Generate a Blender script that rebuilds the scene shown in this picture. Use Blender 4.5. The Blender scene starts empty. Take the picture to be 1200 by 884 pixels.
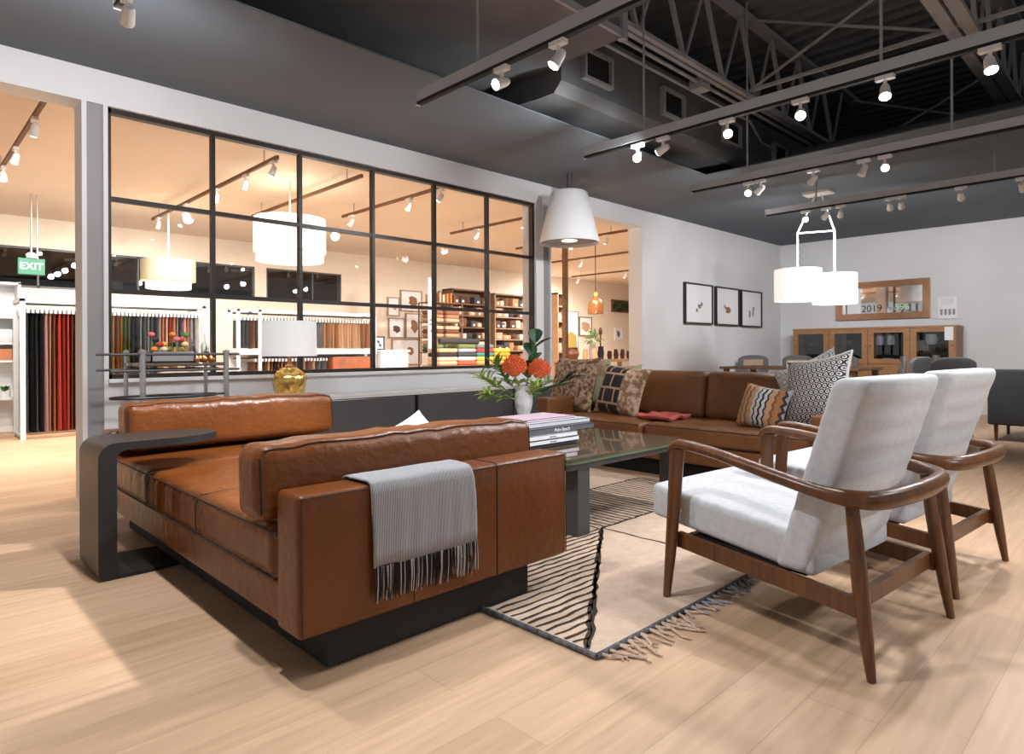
import bpy, bmesh, math, random
from mathutils import Vector, Matrix
random.seed(7)
SC = bpy.context.scene
COL = SC.collection
PI = math.pi

# ------------------------------------------------------------------ camera
cam_d = bpy.data.cameras.new('camera')
cam = bpy.data.objects.new('camera', cam_d)
COL.objects.link(cam)
cam_d.sensor_width = 36.0
cam_d.lens = 757.0 / 1200.0 * 36.0
cam_d.shift_y = -31.0 / 1200.0
cam_d.clip_start = 0.05
cam_d.clip_end = 100
YAW = math.radians(45.75)
cam.matrix_world = (Matrix.Translation((0, 0, 1.0)) @ Matrix.Rotation(YAW - PI / 2, 4, 'Z')
                    @ Matrix.Rotation(PI / 2, 4, 'X') @ Matrix.Rotation(-0.004, 4, 'Z'))
SC.camera = cam

# ------------------------------------------------------------------ world and exposure
SC.view_settings.view_transform = 'Standard'
SC.view_settings.look = 'None'
SC.view_settings.gamma = 1.0
SC.view_settings.use_curve_mapping = False
SC.view_settings.exposure = 0.0
W = bpy.data.worlds.new('world')
SC.world = W
W.use_nodes = True
W.node_tree.nodes['Background'].inputs[0].default_value = (0.95, 0.97, 1.0, 1)   # even ambient fill added from the open side behind the camera
W.node_tree.nodes['Background'].inputs[1].default_value = 0.42
KEY_W = 80.0        # a downlight over the seating area
SPOT_W = 28.0       # an ordinary lit track head
WASH_W = 90.0       # a head turned to a wall
BACK_W = 155.0       # a head in the room behind the glass
DRUM_W = 6.0       # the bulbs of a drum pendant


# ------------------------------------------------------------------ colours and materials
def rgb(r, g, b):
    f = lambda c: (c / 255 / 12.92) if c / 255 <= 0.04045 else ((c / 255 + 0.055) / 1.055) ** 2.4
    return (f(r), f(g), f(b), 1)


def new_mat(name):
    m = bpy.data.materials.new(name)
    m.use_nodes = True
    nt = m.node_tree
    return m, nt, nt.nodes['Principled BSDF']


def mat(name, c1, c2=None, rough=0.5, metal=0.0, scale=12.0, stretch=(1, 1, 1), detail=4.0, bump=0.0, bscale=None,
        spec=0.5, lo=0.35, hi=0.65, btype='noise', emit=0.0, sheen=0.0):
    m, nt, p = new_mat(name)
    p.inputs['Roughness'].default_value = rough
    p.inputs['Metallic'].default_value = metal
    p.inputs['Specular IOR Level'].default_value = spec
    if sheen:
        p.inputs['Sheen Weight'].default_value = sheen
    p.inputs['Base Color'].default_value = c1
    tc = nt.nodes.new('ShaderNodeTexCoord')
    mp = nt.nodes.new('ShaderNodeMapping')
    mp.inputs['Scale'].default_value = stretch
    nt.links.new(tc.outputs['Object'], mp.inputs['Vector'])
    if c2 is not None:
        n = nt.nodes.new('ShaderNodeTexNoise')
        n.inputs['Scale'].default_value = scale
        n.inputs['Detail'].default_value = detail
        nt.links.new(mp.outputs['Vector'], n.inputs['Vector'])
        r = nt.nodes.new('ShaderNodeValToRGB')
        r.color_ramp.elements[0].position = lo
        r.color_ramp.elements[1].position = hi
        r.color_ramp.elements[0].color = c1
        r.color_ramp.elements[1].color = c2
        nt.links.new(n.outputs['Fac'], r.inputs['Fac'])
        nt.links.new(r.outputs['Color'], p.inputs['Base Color'])
    if bump:
        if btype == 'voronoi':
            b = nt.nodes.new('ShaderNodeTexVoronoi')
            out = b.outputs['Distance']
        else:
            b = nt.nodes.new('ShaderNodeTexNoise')
            b.inputs['Detail'].default_value = 5
            out = b.outputs['Fac']
        b.inputs['Scale'].default_value = bscale or scale * 3
        nt.links.new(mp.outputs['Vector'], b.inputs['Vector'])
        bp = nt.nodes.new('ShaderNodeBump')
        bp.inputs['Strength'].default_value = bump
        bp.inputs['Distance'].default_value = 0.02
        nt.links.new(out, bp.inputs['Height'])
        nt.links.new(bp.outputs['Normal'], p.inputs['Normal'])
    if emit:
        p.inputs['Emission Color'].default_value = c1
        p.inputs['Emission Strength'].default_value = emit
    return m


def glass_mat(name, tint, gloss=0.06, rough=0.0):
    """thin pane: mostly see-through with a mirror sheen"""
    m = bpy.data.materials.new(name)
    m.use_nodes = True
    nt = m.node_tree
    nt.nodes.clear()
    o = nt.nodes.new('ShaderNodeOutputMaterial')
    mx = nt.nodes.new('ShaderNodeMixShader')
    t = nt.nodes.new('ShaderNodeBsdfTransparent')
    g = nt.nodes.new('ShaderNodeBsdfGlossy')
    t.inputs['Color'].default_value = tint
    g.inputs['Roughness'].default_value = rough
    mx.inputs[0].default_value = gloss
    nt.links.new(t.outputs[0], mx.inputs[1])
    nt.links.new(g.outputs[0], mx.inputs[2])
    nt.links.new(mx.outputs[0], o.inputs['Surface'])
    return m


def floor_mat():
    m, nt, p = new_mat('oak_planks')
    tc = nt.nodes.new('ShaderNodeTexCoord')
    br = nt.nodes.new('ShaderNodeTexBrick')
    br.offset = 0.37
    br.inputs['Scale'].default_value = 1.0
    br.inputs['Brick Width'].default_value = 1.9
    br.inputs['Row Height'].default_value = 0.185
    br.inputs['Mortar Size'].default_value = 0.0016
    br.inputs['Mortar Smooth'].default_value = 0.4
    br.inputs['Color1'].default_value = (0.62, 0.43, 0.285, 1)
    br.inputs['Color2'].default_value = (0.52, 0.345, 0.215, 1)
    br.inputs['Mortar'].default_value = (0.45, 0.30, 0.19, 1)
    nt.links.new(tc.outputs['Object'], br.inputs['Vector'])
    mp = nt.nodes.new('ShaderNodeMapping')
    mp.inputs['Scale'].default_value = (1.1, 14, 1)
    nt.links.new(tc.outputs['Object'], mp.inputs['Vector'])
    n = nt.nodes.new('ShaderNodeTexNoise')
    n.inputs['Scale'].default_value = 2.2
    n.inputs['Detail'].default_value = 6
    nt.links.new(mp.outputs['Vector'], n.inputs['Vector'])
    r = nt.nodes.new('ShaderNodeValToRGB')
    r.color_ramp.elements[0].position = 0.3
    r.color_ramp.elements[1].position = 0.75
    r.color_ramp.elements[0].color = (0.86, 0.84, 0.80, 1)
    r.color_ramp.elements[1].color = (1.12, 1.11, 1.10, 1)
    nt.links.new(n.outputs['Fac'], r.inputs['Fac'])
    mx = nt.nodes.new('ShaderNodeMix')
    mx.data_type = 'RGBA'
    mx.blend_type = 'MULTIPLY'
    mx.inputs[0].default_value = 1.0
    nt.links.new(br.outputs['Color'], mx.inputs[6])
    nt.links.new(r.outputs['Color'], mx.inputs[7])
    nt.links.new(mx.outputs[2], p.inputs['Base Color'])
    p.inputs['Roughness'].default_value = 0.5
    p.inputs['Specular IOR Level'].default_value = 0.35
    return m


def math_node(nt, op, a, b=None):
    n = nt.nodes.new('ShaderNodeMath')
    n.operation = op
    for i, v in enumerate((a, b)):
        if v is None:
            continue
        if isinstance(v, (int, float)):
            n.inputs[i].default_value = v
        else:
            nt.links.new(v, n.inputs[i])
    return n.outputs[0]


def xyz(nt):
    tc = nt.nodes.new('ShaderNodeTexCoord')
    s = nt.nodes.new('ShaderNodeSeparateXYZ')
    nt.links.new(tc.outputs['Object'], s.inputs[0])
    return tc, s.outputs[0], s.outputs[1], s.outputs[2]


def ramp(nt, fac, stops, mode='CONSTANT'):
    r = nt.nodes.new('ShaderNodeValToRGB')
    r.color_ramp.interpolation = mode
    e = r.color_ramp.elements
    e[0].position, e[0].color = stops[0]
    e[1].position, e[1].color = stops[-1]
    for pos, c in stops[1:-1]:
        k = e.new(pos)
        k.color = c
    nt.links.new(fac, r.inputs['Fac'])
    return r.outputs['Color']


def ring_mat(name, k, rows):
    """rows of rings with dots, for the black and white pillow"""
    m, nt, p = new_mat(name)
    tc, x, y, z = xyz(nt)
    sx = math_node(nt, 'MULTIPLY', x, k)
    sy = math_node(nt, 'MULTIPLY', y, k)
    row = math_node(nt, 'FLOOR', sy)
    odd = math_node(nt, 'MULTIPLY', math_node(nt, 'MODULO', math_node(nt, 'ADD', row, 100), 2), 0.5)
    fx = math_node(nt, 'SUBTRACT', math_node(nt, 'FRACT', math_node(nt, 'ADD', math_node(nt, 'ADD', sx, odd), 50)), 0.5)
    fy = math_node(nt, 'SUBTRACT', math_node(nt, 'FRACT', math_node(nt, 'ADD', sy, 50)), 0.5)
    d = math_node(nt, 'SQRT', math_node(nt, 'ADD', math_node(nt, 'MULTIPLY', fx, fx), math_node(nt, 'MULTIPLY', fy, fy)))
    c = ramp(nt, d, rows)
    nt.links.new(c, p.inputs['Base Color'])
    p.inputs['Roughness'].default_value = 0.9
    return m


def band_mat(name, stops, wave=0.0, freq=40.0, span=0.5, noise=0.0):
    """bands across a pillow from its left edge to its right edge, optionally wavy"""
    m, nt, p = new_mat(name)
    tc, x, y, z = xyz(nt)
    f = math_node(nt, 'ADD', math_node(nt, 'DIVIDE', x, span), 0.5)
    if wave:
        t = math_node(nt, 'PINGPONG', math_node(nt, 'MULTIPLY', y, freq), 1.0)
        f = math_node(nt, 'ADD', f, math_node(nt, 'MULTIPLY', t, wave))
    c = ramp(nt, f, stops)
    if noise:
        n = nt.nodes.new('ShaderNodeTexNoise')
        n.inputs['Scale'].default_value = 60
        nt.links.new(tc.outputs['Object'], n.inputs['Vector'])
        mx = nt.nodes.new('ShaderNodeMix')
        mx.data_type = 'RGBA'
        mx.blend_type = 'MULTIPLY'
        mx.inputs[0].default_value = noise
        nt.links.new(c, mx.inputs[6])
        nt.links.new(n.outputs['Color'], mx.inputs[7])
        c = mx.outputs[2]
    nt.links.new(c, p.inputs['Base Color'])
    p.inputs['Roughness'].default_value = 0.95
    return m


def weave_mat(name, c1, c2, k):
    m, nt, p = new_mat(name)
    tc, x, y, z = xyz(nt)
    w = nt.nodes.new('ShaderNodeTexWave')
    w.wave_type = 'BANDS'
    w.bands_direction = 'X'
    w.inputs['Scale'].default_value = k
    w.inputs['Distortion'].default_value = 1.5
    w.inputs['Detail'].default_value = 2
    w.inputs['Detail Scale'].default_value = 3
    nt.links.new(tc.outputs['Object'], w.inputs['Vector'])
    c = ramp(nt, w.outputs['Fac'], [(0.25, c1), (0.75, c2)], 'LINEAR')
    nt.links.new(c, p.inputs['Base Color'])
    p.inputs['Roughness'].default_value = 0.95
    return m


MT = {}
MT['floor'] = floor_mat()
MT['wall'] = mat('white_wall_paint', (0.74, 0.74, 0.74, 1), (0.70, 0.70, 0.70, 1), rough=0.8, scale=1.5)
MT['trim'] = mat('white_trim_paint', (0.80, 0.80, 0.80, 1), rough=0.5)
MT['greytrim'] = mat('grey_column_paint', (0.30, 0.30, 0.30, 1), (0.27, 0.27, 0.27, 1), rough=0.6, scale=2)
MT['soffit'] = mat('charcoal_ceiling_paint', (0.122, 0.145, 0.170, 1), (0.110, 0.132, 0.155, 1), rough=0.9, scale=1.2)
MT['deck'] = mat('black_deck_paint', (0.14, 0.155, 0.17, 1), rough=0.8)
MT['steel'] = mat('grey_painted_steel', (0.36, 0.38, 0.40, 1), (0.30, 0.32, 0.34, 1), rough=0.6, scale=6)
MT['strut'] = mat('grey_strut_paint', (0.46, 0.49, 0.52, 1), rough=0.5)
MT['duct'] = mat('charcoal_duct_paint', (0.14, 0.145, 0.15, 1), (0.11, 0.115, 0.12, 1), rough=0.7, scale=3)
MT['peach'] = mat('white_ceiling_warm_light_tint', (0.84, 0.73, 0.62, 1), (0.80, 0.69, 0.58, 1), rough=0.9, scale=0.6)  # white ceiling, with the warm bounced lamp light tinted into its colour
MT['cream'] = mat('warm_cream_wall', (0.82, 0.70, 0.57, 1), (0.78, 0.66, 0.53, 1), rough=0.9, scale=0.8)
MT['black'] = mat('black_metal', (0.012, 0.012, 0.013, 1), rough=0.45)
MT['blackmatte'] = mat('black_paint', (0.008, 0.008, 0.008, 1), rough=0.7)
MT['frame'] = mat('dark_bronze_window_frame', (0.022, 0.018, 0.015, 1), rough=0.4)
MT['pane'] = glass_mat('window_glass', (0.97, 0.97, 0.97, 1), 0.035)
MT['cabglass'] = glass_mat('cabinet_glass', (0.75, 0.75, 0.76, 1), 0.08)
MT['leather'] = mat('cognac_leather', (0.112, 0.031, 0.005, 1), (0.168, 0.049, 0.008, 1), rough=0.32, scale=3.5, bump=0.25, bscale=26, lo=0.3, hi=0.7, spec=0.4)
MT['leather2'] = mat('tan_leather', (0.150, 0.058, 0.018, 1), (0.215, 0.086, 0.030, 1), rough=0.40, scale=4, bump=0.22, bscale=20, lo=0.3, hi=0.7)
MT['stitch'] = mat('dark_stitching', (0.025, 0.010, 0.006, 1), rough=0.6)
MT['walnut'] = mat('walnut_wood', (0.080, 0.030, 0.009, 1), (0.150, 0.058, 0.019, 1), rough=0.32, scale=9, stretch=(3, 3, 0.7), lo=0.3, hi=0.7)
MT['walnut_leg'] = mat('walnut_wood_legs', (0.082, 0.031, 0.010, 1), (0.155, 0.062, 0.021, 1), rough=0.32, scale=12, stretch=(4, 4, 0.6), lo=0.3, hi=0.7)
MT['oak'] = mat('honey_oak', (0.40, 0.20, 0.085, 1), (0.33, 0.155, 0.062, 1), rough=0.5, scale=6, stretch=(1, 1, 6))
MT['chairfab'] = mat('pale_grey_upholstery', (0.56, 0.58, 0.60, 1), (0.50, 0.52, 0.54, 1), rough=0.95, scale=40, bump=0.15, bscale=220, sheen=0.15)
MT['blanket'] = weave_mat('grey_herringbone_wool', rgb(98, 98, 100), rgb(176, 176, 178), 62)
MT['fr_dark'] = mat('black_fringe_yarn', (0.012, 0.012, 0.012, 1), rough=0.9)
MT['fr_light'] = mat('pale_fringe_yarn', (0.55, 0.54, 0.53, 1), rough=0.9)
MT['rug'] = mat('cream_wool_pile', (0.72, 0.55, 0.42, 1), (0.65, 0.485, 0.36, 1), rough=1.0, scale=18, bump=0.6, bscale=120)
MT['rugline'] = mat('dark_brown_wool', (0.045, 0.028, 0.018, 1), rough=1.0)
MT['rugedge'] = mat('grey_rug_binding', (0.17, 0.17, 0.18, 1), (0.06, 0.06, 0.065, 1), rough=1.0, scale=60)
MT['darkglass'] = mat('smoked_glass_top', (0.105, 0.075, 0.050, 1), rough=0.03, spec=0.9)
MT['glassedge'] = mat('green_glass_edge', (0.10, 0.16, 0.09, 1), rough=0.1)
MT['gunmetal'] = mat('charcoal_metal', (0.075, 0.080, 0.085, 1), rough=0.4, metal=0.3)
MT['cgrey'] = mat('satin_graphite_metal', (0.024, 0.024, 0.025, 1), rough=0.38, metal=0.3)
MT['cred'] = mat('graphite_lacquer', (0.085, 0.085, 0.088, 1), rough=0.25)
MT['credtop'] = mat('pale_grey_lacquer', (0.62, 0.62, 0.62, 1), rough=0.4)
MT['white'] = mat('white_enamel', (0.82, 0.82, 0.82, 1), rough=0.4)
MT['whitemetal'] = mat('white_metal', (0.58, 0.58, 0.58, 1), rough=0.4)
MT['hanger'] = mat('pale_plastic', (0.48, 0.48, 0.48, 1), rough=0.5)
MT['porcelain'] = mat('white_porcelain', (0.78, 0.78, 0.79, 1), rough=0.15)
MT['shade'] = mat('white_linen_shade', (0.90, 0.90, 0.88, 1), rough=0.9, emit=0.42)
MT['shade_dim'] = mat('white_fabric_lampshade', (0.88, 0.88, 0.87, 1), rough=0.9, emit=0.28)
MT['shade_warm'] = mat('warm_cream_shade', (0.40, 0.33, 0.21, 1), rough=0.9, emit=0.10)
MT['diffuser'] = mat('lit_lamp_diffuser', (1.0, 0.93, 0.80, 1), rough=0.6, emit=1.6)
MT['lens_on'] = mat('lit_lamp_lens', (1.0, 0.90, 0.74, 1), rough=0.4, emit=26.0)
MT['lens_off'] = mat('lamp_lens', (0.75, 0.75, 0.75, 1), rough=0.2)
MT['chrome'] = mat('brushed_steel', (0.55, 0.55, 0.55, 1), rough=0.3, metal=0.9)
MT['gold'] = mat('amber_mercury_glass', (0.62, 0.36, 0.07, 1), (0.85, 0.60, 0.18, 1), rough=0.12, metal=0.7, scale=25)
MT['copper'] = mat('copper', (0.78, 0.36, 0.16, 1), rough=0.22, metal=0.9)
MT['green'] = mat('green_leaf', (0.08, 0.22, 0.04, 1), (0.16, 0.33, 0.07, 1), rough=0.5, scale=30)
MT['lime'] = mat('lime_leaf', (0.34, 0.50, 0.07, 1), (0.48, 0.58, 0.16, 1), rough=0.55, scale=30)
MT['darkgreen'] = mat('dark_glossy_leaf', (0.018, 0.062, 0.022, 1), (0.035, 0.11, 0.035, 1), rough=0.35, scale=20)
MT['protea'] = mat('orange_protea', (0.80, 0.14, 0.045, 1), (0.88, 0.25, 0.10, 1), rough=0.7, scale=60)
MT['exit'] = mat('exit_sign_green', (0.02, 0.15, 0.085, 1), rough=0.4, emit=0.2)
MT['paper'] = mat('white_paper', (0.82, 0.82, 0.81, 1), rough=0.7)
MT['ink'] = mat('dark_ink', (0.03, 0.03, 0.03, 1), rough=0.8)
MT['greyfab'] = mat('mid_grey_upholstery', (0.12, 0.12, 0.125, 1), (0.10, 0.10, 0.10, 1), rough=0.95, scale=50)
MT['charfab'] = mat('charcoal_upholstery', (0.055, 0.055, 0.058, 1), (0.045, 0.045, 0.047, 1), rough=0.95, scale=50)
MT['mirror'] = mat('mirror_silver', (0.90, 0.90, 0.90, 1), rough=0.03, metal=1.0)
MT['coppermetal'] = mat('polished_copper_frame', (0.62, 0.36, 0.22, 1), (0.50, 0.27, 0.15, 1), rough=0.2, metal=1.0, scale=3)
MT['brownwood'] = mat('mid_brown_wood', (0.21, 0.105, 0.05, 1), (0.16, 0.075, 0.035, 1), rough=0.6, scale=8, stretch=(1, 1, 5))
MT['tanwood'] = mat('tan_wood', (0.42, 0.27, 0.16, 1), (0.36, 0.22, 0.125, 1), rough=0.6, scale=8)
MT['darkroom'] = mat('dark_room_paint', (0.020, 0.020, 0.021, 1), rough=0.9)


def cmat(r, g, b, rough=0.85):
    k = 'c%d_%d_%d' % (r, g, b)
    if k not in MT:
        MT[k] = mat('colour_%d_%d_%d' % (r, g, b), rgb(r, g, b), rough=rough)
    return MT[k]


# ------------------------------------------------------------------ mesh builder
class MB:
    def __init__(self):
        self.bm = bmesh.new()

    def face(self, vs, mi=0):
        try:
            f = self.bm.faces.new(vs)
            f.material_index = mi
            return f
        except ValueError:
            return None

    def box(self, x0, x1, y0, y1, z0, z1, mi=0, f=None):
        v = [self.bm.verts.new((x, y, z)) for z in (z0, z1) for y in (y0, y1) for x in (x0, x1)]
        for q in ((0, 2, 3, 1), (4, 5, 7, 6), (0, 1, 5, 4), (2, 6, 7, 3), (0, 4, 6, 2), (1, 3, 7, 5)):
            self.face([v[i] for i in q], mi)
        if f:
            for a in v:
                a.co = Vector(f(*a.co))
        return self

    def rbox(self, c, s, r=0.02, seg=3, n=2, f=None, mi=0):
        """rounded box; f maps each point after the rounding"""
        h = [k / 2 for k in s]
        r = min(r, *[k * 0.98 for k in h])

        def coords(hh):
            a = [hh - r + r * (1 - math.tan(PI / 4 * (1 - k / seg))) for k in range(seg + 1)]
            L = [-q for q in reversed(a)]
            span = 2 * (hh - r)
            for k in range(1, n):
                L.append(-(hh - r) + span * k / n)
            return L + a
        cs = [coords(k) for k in h]
        cache = {}

        def vert(p):
            key = tuple(round(q, 6) for q in p)
            if key in cache:
                return cache[key]
            q = [max(-(h[i] - r), min(h[i] - r, p[i])) for i in range(3)]
            d = Vector([p[i] - q[i] for i in range(3)])
            if d.length > 1e-9:
                d = d.normalized() * r
            o = [q[i] + d[i] for i in range(3)]
            if f:
                o = f(*o)
            cache[key] = self.bm.verts.new((o[0] + c[0], o[1] + c[1], o[2] + c[2]))
            return cache[key]
        for ax in range(3):
            u, w = (ax + 1) % 3, (ax + 2) % 3
            for sg in (-1, 1):
                for i in range(len(cs[u]) - 1):
                    for j in range(len(cs[w]) - 1):
                        q = []
                        for a, b in ((0, 0), (1, 0), (1, 1), (0, 1)):
                            p = [0, 0, 0]
                            p[ax] = sg * h[ax]
                            p[u] = cs[u][i + a]
                            p[w] = cs[w][j + b]
                            q.append(vert(p))
                        if sg < 0:
                            q.reverse()
                        if len(set(q)) == 4:
                            self.face(q, mi)
        return self

    def tube(self, pts, r, seg=8, closed=False, mi=0, flat=1.0, up=None):
        """tube along pts; r a number or one per point; flat squashes it along the second axis"""
        P = [Vector(p) for p in pts]
        n = len(P)
        R = r if isinstance(r, (list, tuple)) else [r] * n
        rings = []
        ref = Vector(up) if up else None
        for i in range(n):
            if closed:
                t = P[(i + 1) % n] - P[i - 1]
            else:
                t = P[min(i + 1, n - 1)] - P[max(i - 1, 0)]
            t.normalize()
            if ref is None:
                ref = Vector((0, 0, 1)) if abs(t.z) < 0.9 else Vector((1, 0, 0))
            b = t.cross(ref)
            if b.length < 1e-5:
                b = t.orthogonal()
            b.normalize()
            a = b.cross(t)
            if up is None:
                ref = a
            rr = R[i] if isinstance(R[i], tuple) else (R[i], R[i] * flat)
            rings.append([self.bm.verts.new(P[i] + b * (math.cos(2 * PI * k / seg) * rr[0]) + a * (math.sin(2 * PI * k / seg) * rr[1])) for k in range(seg)])
        m = n if closed else n - 1
        for i in range(m):
            A, B = rings[i], rings[(i + 1) % n]
            for k in range(seg):
                self.face([A[k], A[(k + 1) % seg], B[(k + 1) % seg], B[k]], mi)
        if not closed:
            self.face(list(reversed(rings[0])), mi)
            self.face(rings[-1], mi)
        return self

    def bar(self, a, b, w, h, mi=0):
        """square bar from a to b, w across, h high"""
        a, b = Vector(a), Vector(b)
        t = (b - a).normalized()
        up = Vector((0, 0, 1)) if abs(t.z) < 0.95 else Vector((0, 1, 0))
        s = t.cross(up).normalized() * (w / 2)
        u = s.cross(t).normalized() * (h / 2)
        v = [self.bm.verts.new(p + q) for p in (a, b) for q in (-s - u, s - u, s + u, -s + u)]
        for q in ((3, 2, 1, 0), (4, 5, 6, 7), (0, 1, 5, 4), (1, 2, 6, 5), (2, 3, 7, 6), (3, 0, 4, 7)):
            self.face([v[i] for i in q], mi)
        return self

    def lathe(self, prof, c=(0, 0, 0), seg=24, mi=0, f=None):
        rings = []
        for r, z in prof:
            if r < 1e-6:
                rings.append([self.bm.verts.new((c[0], c[1], c[2] + z))])
            else:
                rings.append([self.bm.verts.new((c[0] + r * math.cos(2 * PI * k / seg), c[1] + r * math.sin(2 * PI * k / seg), c[2] + z)) for k in range(seg)])
        for A, B in zip(rings, rings[1:]):
            for k in range(seg):
                a = [A[k % len(A)], A[(k + 1) % len(A)], B[(k + 1) % len(B)], B[k % len(B)]]
                q = []
                for v in a:
                    if v not in q:
                        q.append(v)
                if len(q) > 2:
                    self.face(q, mi)
        if f:
            for R in rings:
                for v in R:
                    v.co = Vector(f(*v.co))
        return self

    def prism(self, poly, lo, hi, axis='z', mi=0):
        def P(a, b, k):
            return (a, b, k) if axis == 'z' else ((a, k, b) if axis == 'y' else (k, a, b))
        A = [self.bm.verts.new(P(a, b, lo)) for a, b in poly]
        B = [self.bm.verts.new(P(a, b, hi)) for a, b in poly]
        n = len(poly)
        for i in range(n):
            self.face([A[i], A[(i + 1) % n], B[(i + 1) % n], B[i]], mi)
        self.face(list(reversed(A)), mi)
        self.face(B, mi)
        return self

    def grid(self, rows, mi=0):
        """rows of points -> sheet"""
        V = [[self.bm.verts.new(p) for p in r] for r in rows]
        for i in range(len(V) - 1):
            for j in range(len(V[0]) - 1):
                self.face([V[i][j], V[i][j + 1], V[i + 1][j + 1], V[i + 1][j]], mi)
        return self

    def leaf(self, base, d, L, w, up=(0, 0, 1), droop=0.3, mi=0, n=6):
        d = Vector(d).normalized()
        up = Vector(up)
        s = d.cross(up)
        if s.length < 1e-3:
            s = d.orthogonal()
        s.normalize()
        nrm = s.cross(d).normalized()
        rows = []
        for i in range(n + 1):
            t = i / n
            c = Vector(base) + d * (L * t) - Vector((0, 0, 1)) * (droop * L * t * t)
            ww = w * (math.sin(PI * min(1, t * 0.93 + 0.07)) ** 0.8) * 0.5
            rows.append([c - s * ww + nrm * (ww * 0.25), c, c + s * ww + nrm * (ww * 0.25)])
        return self.grid(rows, mi)

    def ball(self, c, r, seg=14, sz=1.0, mi=0):
        pr = [(r * math.sin(PI * k / 10), -r * sz * math.cos(PI * k / 10)) for k in range(11)]
        pr[0] = (0, pr[0][1])
        pr[-1] = (0, pr[-1][1])
        return self.lathe(pr, c, seg, mi)

    def xf(self, M):
        self.bm.transform(M)
        return self

    def done(self, name, m, parent=None, local=False, smooth=40, origin=None):
        bm = self.bm
        bmesh.ops.recalc_face_normals(bm, faces=bm.faces[:])
        me = bpy.data.meshes.new(name)
        if parent is not None:
            off = Vector((0, 0, 0)) if local else -wloc(parent)
        elif local:
            off = Vector((0, 0, 0))
        else:
            if origin is None:
                xs = [v.co for v in bm.verts]
                lo = Vector([min(c[i] for c in xs) for i in range(3)])
                hi = Vector([max(c[i] for c in xs) for i in range(3)])
                origin = Vector(((lo.x + hi.x) / 2, (lo.y + hi.y) / 2, lo.z))
            off = -Vector(origin)
        if off.length > 0:
            bm.transform(Matrix.Translation(off))
        bm.to_mesh(me)
        bm.free()
        for k in (m if isinstance(m, (list, tuple)) else [m]):
            me.materials.append(k)
        if smooth:
            me.polygons.foreach_set('use_smooth', [True] * len(me.polygons))
            try:
                me.set_sharp_from_angle(angle=math.radians(smooth))
            except Exception:
                pass
        o = bpy.data.objects.new(name, me)
        COL.objects.link(o)
        if parent is not None:
            o.parent = parent
        elif not local:
            o.location = origin
        return o


def wloc(o):
    v = Vector((0, 0, 0))
    while o is not None:
        v = v + o.location
        o = o.parent
    return v


def thing(name, label, cat, loc=(0, 0, 0), group=None, rz=0):
    o = bpy.data.objects.new(name, None)
    o.empty_display_size = 0.1
    COL.objects.link(o)
    o.location = loc
    o.rotation_euler = (0, 0, rz)
    return tag(o, label, cat, group)


def tag(o, label, cat, group=None, kind=None):
    o['label'] = label
    o['category'] = cat
    if group:
        o['group'] = group
    if kind:
        o['kind'] = kind
    return o


def struct(o):
    o['kind'] = 'structure'
    return o


def dup(o, parent=None, **kw):
    c = o.copy()
    COL.objects.link(c)
    if parent is not None:
        c.parent = parent
    for ch in list(o.children):
        if ch.type == 'LIGHT' and kw.get('nolight'):
            continue
        dup(ch, c, nolight=kw.get('nolight'))
    if 'loc' in kw:
        c.location = kw['loc']
    if 'label' in kw:
        c['label'] = kw['label']
    if 'rz' in kw:
        c.rotation_euler = (0, 0, kw['rz'])
    return c


def text(body, size, M, m, parent, name='lettering', extrude=0.001):
    cu = bpy.data.curves.new(name, 'FONT')
    cu.body = body
    cu.size = size
    cu.extrude = extrude
    cu.align_x = 'CENTER'
    cu.align_y = 'CENTER'
    tmp = bpy.data.objects.new(name, cu)
    me = bpy.data.meshes.new_from_object(tmp)
    bpy.data.objects.remove(tmp)
    me.materials.clear()
    me.materials.append(m)
    o = bpy.data.objects.new(name, me)
    COL.objects.link(o)
    o.parent = parent
    o.matrix_local = Matrix.Translation(-wloc(parent)) @ M
    return o


def face_minus_y(x, y, z):   # lettering that reads from the -Y side
    return Matrix.Translation((x, y, z)) @ Matrix.Rotation(PI / 2, 4, 'X')


def face_minus_x(x, y, z):   # lettering that reads from the -X side
    return Matrix.Translation((x, y, z)) @ Matrix.Rotation(-PI / 2, 4, 'Z') @ Matrix.Rotation(PI / 2, 4, 'X')


ORD = ['first', 'second', 'third', 'fourth', 'fifth', 'sixth', 'seventh', 'eighth', 'ninth', 'tenth', 'eleventh', 'twelfth',
       'thirteenth', 'fourteenth', 'fifteenth', 'sixteenth', 'seventeenth', 'eighteenth', 'nineteenth', 'twentieth']
TENS = ['', '', 'twenty', 'thirty', 'forty', 'fifty']


def nth(i):
    if i < 20:
        return ORD[i]
    n = i + 1
    t, u = divmod(n, 10)
    return (TENS[t] + '-' + ORD[u - 1]) if u else {20: 'twentieth', 30: 'thirtieth', 40: 'fortieth', 50: 'fiftieth'}[n]

# ================================================================== ROOM SHELL
YP, YB = 5.10, 5.32          # the two faces of the glazed partition
XW = 11.92                   # end wall of the main room
ZC = 2.92                    # dropped ceiling
struct(MB().box(-6, 18, -6, 15.5, -0.06, 0).done('floor', MT['floor'], origin=(0, 0, 0), smooth=0))

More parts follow.
